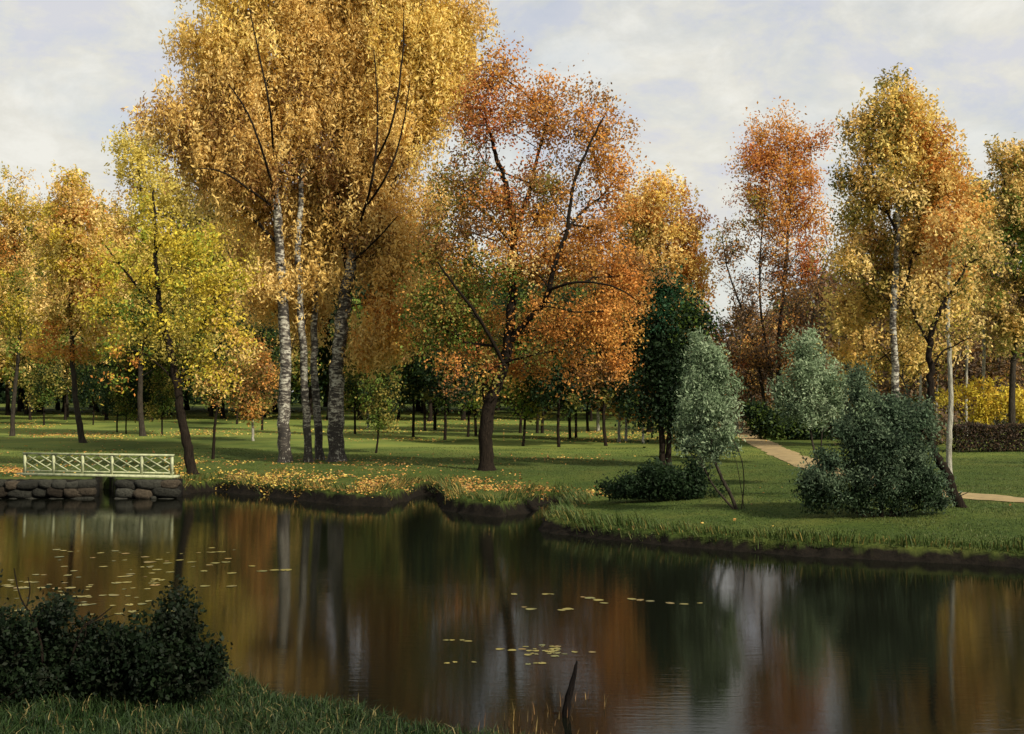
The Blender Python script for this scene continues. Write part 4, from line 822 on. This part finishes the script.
def twig(pts, d, r, label, seed):
    rr = np.random.default_rng(seed); P_ = [P(x, y, d) for x, y in pts[0]]; b = P_[0].copy(); root = empty('dead_branch', b)
    q = smooth_path(P_, 12); mb = MB(); mb.tube(q - b, np.linspace(r, r * .3, 12), 6, wob=.2, rng=rr); mb.build('stem', M['dark_bark'], root, smooth=True)
    for s_ in pts[1:]:
        q = smooth_path([P(x, y, d) for x, y in s_], 8); mb = MB(); mb.tube(q - b, np.linspace(r * .55, r * .2, 8), 5); mb.build('twig', M['dark_bark'], root, smooth=True)
    return tag(root, label, 'branch')
twig([[(44, 700), (42, 650), (34, 622), (20, 596), (14, 568)], [(38, 632), (28, 625), (14, 626)], [(27, 606), (30, 590), (28, 577)]], 15.5, .022, 'bare dead branch rising from the near bushes at the far left', 1)
twig([[(66, 690), (74, 650), (84, 626), (98, 618), (112, 607)], [(84, 626), (94, 622), (116, 614)], [(76, 646), (86, 634), (82, 616)]], 15.5, .018, 'thin bare dead branch forking above the near bushes', 2)
mb = MB(); sb = G(566, 716, 0); top = P(577, 661, sb[1]); q = np.array([sb + [0, 0, -.5], sb, P(568, 700, sb[1]), P(572, 684, sb[1]), top]) - sb
mb.tube(smooth_path(q, 14), np.concatenate([np.linspace(.060, .045, 10), [.038, .030, .022, .010]]), 7, wob=.3, rng=np.random.default_rng(4))
o = mb.build('stick', M['wet_bark'], smooth=True); o.location = sb; tag(o, 'dark crooked stick poking up out of the water', 'stick')

# ------------------------------------------------------------------ leaves on the lawn and on the water
m = leaf_material('fallen_leaf', .1, .6, .3); M['fallen'] = m
FL = np.array([(.50, .36, .06), (.42, .25, .05), (.54, .42, .10), (.34, .16, .04), (.20, .12, .04)])
FO = np.array([(.42, .20, .05), (.46, .27, .06), (.34, .15, .04), (.48, .34, .08), (.20, .11, .04)])
zones = [(190, 300, 464, 486, 9000, FL), (250, 380, 470, 484, 5000, FL), (300, 520, 476, 488, 8500, FO), (340, 500, 470, 480, 3500, FO), (500, 570, 478, 487, 1500, FO), (560, 640, 478, 484, 420, FO), (380, 470, 488, 496, 700, FO), (170, 215, 455, 475, 1600, FL),
         (0, 60, 424, 430, 900, FL), (20, 110, 432, 438, 1400, FO), (0, 30, 466, 474, 1200, FO), (80, 130, 436, 442, 600, FL), (130, 260, 430, 438, 1700, FL), (250, 460, 428, 436, 1500, FL), (340, 480, 438, 442, 700, FL), (530, 740, 428, 442, 4800, FL), (380, 540, 418, 430, 2200, FL), (0, 380, 414, 424, 2000, FL),
         (500, 620, 455, 462, 350, FO), (545, 640, 510, 518, 200, FO), (640, 760, 510, 530, 90, FO), (200, 480, 455, 470, 1500, FO), (480, 1020, 440, 540, 170, FO), (0, 190, 444, 470, 900, FO)]
PS, TS, SZ = [], [], []
for (x0, x1, y0, y1, n, palz) in zones:
    n = int(n * .58)
    xs = (x0 + x1) / 2 + (x1 - x0) * .5 * np.clip(rgg.normal(size=n) * .55, -1.25, 1.25); ys = (y0 + y1) / 2 + (y1 - y0) * .5 * np.clip(rgg.normal(size=n) * .55, -1.3, 1.3)
    g_ = np.array([G(a, max(b_, 412), .8)[:2] for a, b_ in zip(xs, ys)]); h_, s_, u_ = terrain(g_[:, 0], g_[:, 1], True)
    ok = (s_ > .15) & (fnoise(g_[:, 0] * .9, g_[:, 1] * .45, 33) + rgg.normal(size=n) * .07 > .44); g_ = g_[ok]; h_ = h_[ok]
    PS.append(np.stack([g_[:, 0], g_[:, 1], h_ + .015 + .05 * rgg.random(len(g_))], 1)); TS.append(palz[rgg.integers(0, 5, len(g_))]); SZ.append(.065 + .0010 * g_[:, 1])
PS = np.concatenate(PS); TS = np.concatenate(TS) * (.75 + .4 * rgg.random(len(PS)))[:, None]; SZ = np.concatenate(SZ) * (.7 + .6 * rgg.random(len(PS)))
v, f, t = leaves(PS, SZ, TS, rgg); vc = np.repeat(PS, 4, 0); v = vc + (v - vc) * [1, 1, .55]
tag(mesh_obj('fallen_leaves', v, f, M['fallen'], tint=t), 'yellow and orange fallen leaves scattered over the lawn under the trees', 'leaves', kind='stuff')

m, nt, b, out = newmat('floating_leaf'); oi = nt.nodes.new('ShaderNodeObjectInfo')
nt.links.new(ramp(nt, oi.outputs['Random'], [(0, (.13, .12, .03)), (.35, (.22, .18, .04)), (.7, (.09, .10, .035)), (1, (.20, .12, .03))]), b.inputs['Base Color']); b.inputs['Roughness'].default_value = .45; M['pad'] = m
def pad_mesh(seed):
    r = np.random.default_rng(seed); n = 18; a = np.linspace(.22, 2 * pi - .22, n); rad_ = 1 + .07 * np.sin(a * 3 + seed) + r.normal(size=n) * .03
    V = [(0, 0, .03)] + [(cos(q) * w * .55, sin(q) * w * .55, .04) for q, w in zip(a, rad_)] + [(cos(q) * w, sin(q) * w, .02 + r.random() * .12) for q, w in zip(a, rad_)]
    q = np.array([(1 + i, 1 + n + i, 2 + n + i, 2 + i) for i in range(n - 1)]); t3 = np.array([(0, 1 + i, 2 + i) for i in range(n - 1)])
    return V, [q, t3]
pads = []
def pad(x, y, r, grp, lab):
    p = G(x, y, .004)
    if len(pads) < 4:
        V, fs = pad_mesh(len(pads)); o = mesh_obj('lily_pad', V, fs, M['pad'], smooth=True)
    else: o = pads[rgg.integers(0, 4)].copy(); col.objects.link(o)
    o.location = p; o.scale = (r, r * rgg.uniform(.6, 1), r * .25); o.rotation_euler = (0, 0, rgg.random() * 6.28)
    tag(o, lab, 'lily pad', grp); pads.append(o)
g1 = 'lily pads floating on the left part of the pond'; l1 = 'small yellowish lily pad floating in the drift across the left part of the pond'
for _ in range(120):
    yy = rgg.choice([552, 560, 567, 574, 579, 583, 588, 596, 604, 612]) + rgg.normal() * 1.6; pad(rgg.uniform(-10, 175 if yy > 568 else 240), yy, rgg.uniform(.04, .13), g1, l1)
for x, y in [(150, 562), (168, 563), (180, 560), (192, 562), (204, 571), (215, 563), (226, 562), (232, 573), (252, 566), (262, 571), (275, 570), (286, 570), (170, 572), (155, 585), (205, 586), (232, 586)]: pad(x, y, rgg.uniform(.09, .17), g1, l1)
g2 = 'lily pads in the dark middle of the pond'; l2 = 'pale lily pad floating in the dark middle of the pond'
for x, y in [(514, 594), (524, 607), (531, 609), (546, 594), (552, 594), (562, 610), (568, 609), (583, 597), (590, 598), (598, 600), (604, 603), (632, 599), (640, 600), (650, 601), (670, 603), (684, 604), (700, 603)]: pad(x, y, rgg.uniform(.05, .13), g2, l2)
g3 = 'yellow lily pads near the stick'; l3 = 'yellow lily pad floating in the patch left of the stick in the water'
for _ in range(34): pad(545 + rgg.normal() * 14, 650 + rgg.normal() * 2.6, rgg.uniform(.03, .075), g3, l3)
for x, y in [(500, 649), (512, 650), (522, 649), (592, 652), (536, 663), (542, 663), (528, 664), (555, 656), (575, 652), (446, 640), (452, 640), (462, 640), (468, 641), (447, 663), (455, 662), (474, 662)]: pad(x, y, rgg.uniform(.04, .08), g3, l3)

# dry reeds round the stick
rgr = np.random.default_rng(8); n = 520
rx_ = np.concatenate([rgr.normal(588, 11, 60), rgr.normal(530, 34, 60)])
ry_ = np.concatenate([rgr.uniform(698, 724, 60), rgr.uniform(712, 745, 60)])
g_ = np.array([G(a, b_, 0) for a, b_ in zip(rx_, ry_)]); ok = fnoise(g_[:, 0] * 2, g_[:, 1] * 2, 4) > .42; g_ = g_[ok]
tn = np.array([(.20, .11, .04), (.28, .18, .06), (.13, .07, .03), (.22, .16, .06)])[rgr.integers(0, 4, len(g_))]
v, f, t = blades(g_ - [0, 0, .05], .10 + .22 * rgr.random(len(g_)), np.full(len(g_), .011), tn, rgr, .16)
tag(mesh_obj('reeds', v, f, M['grass'], tint=t), 'sparse thin dry brown reeds standing in the water round the crooked stick', 'reeds', kind='stuff')
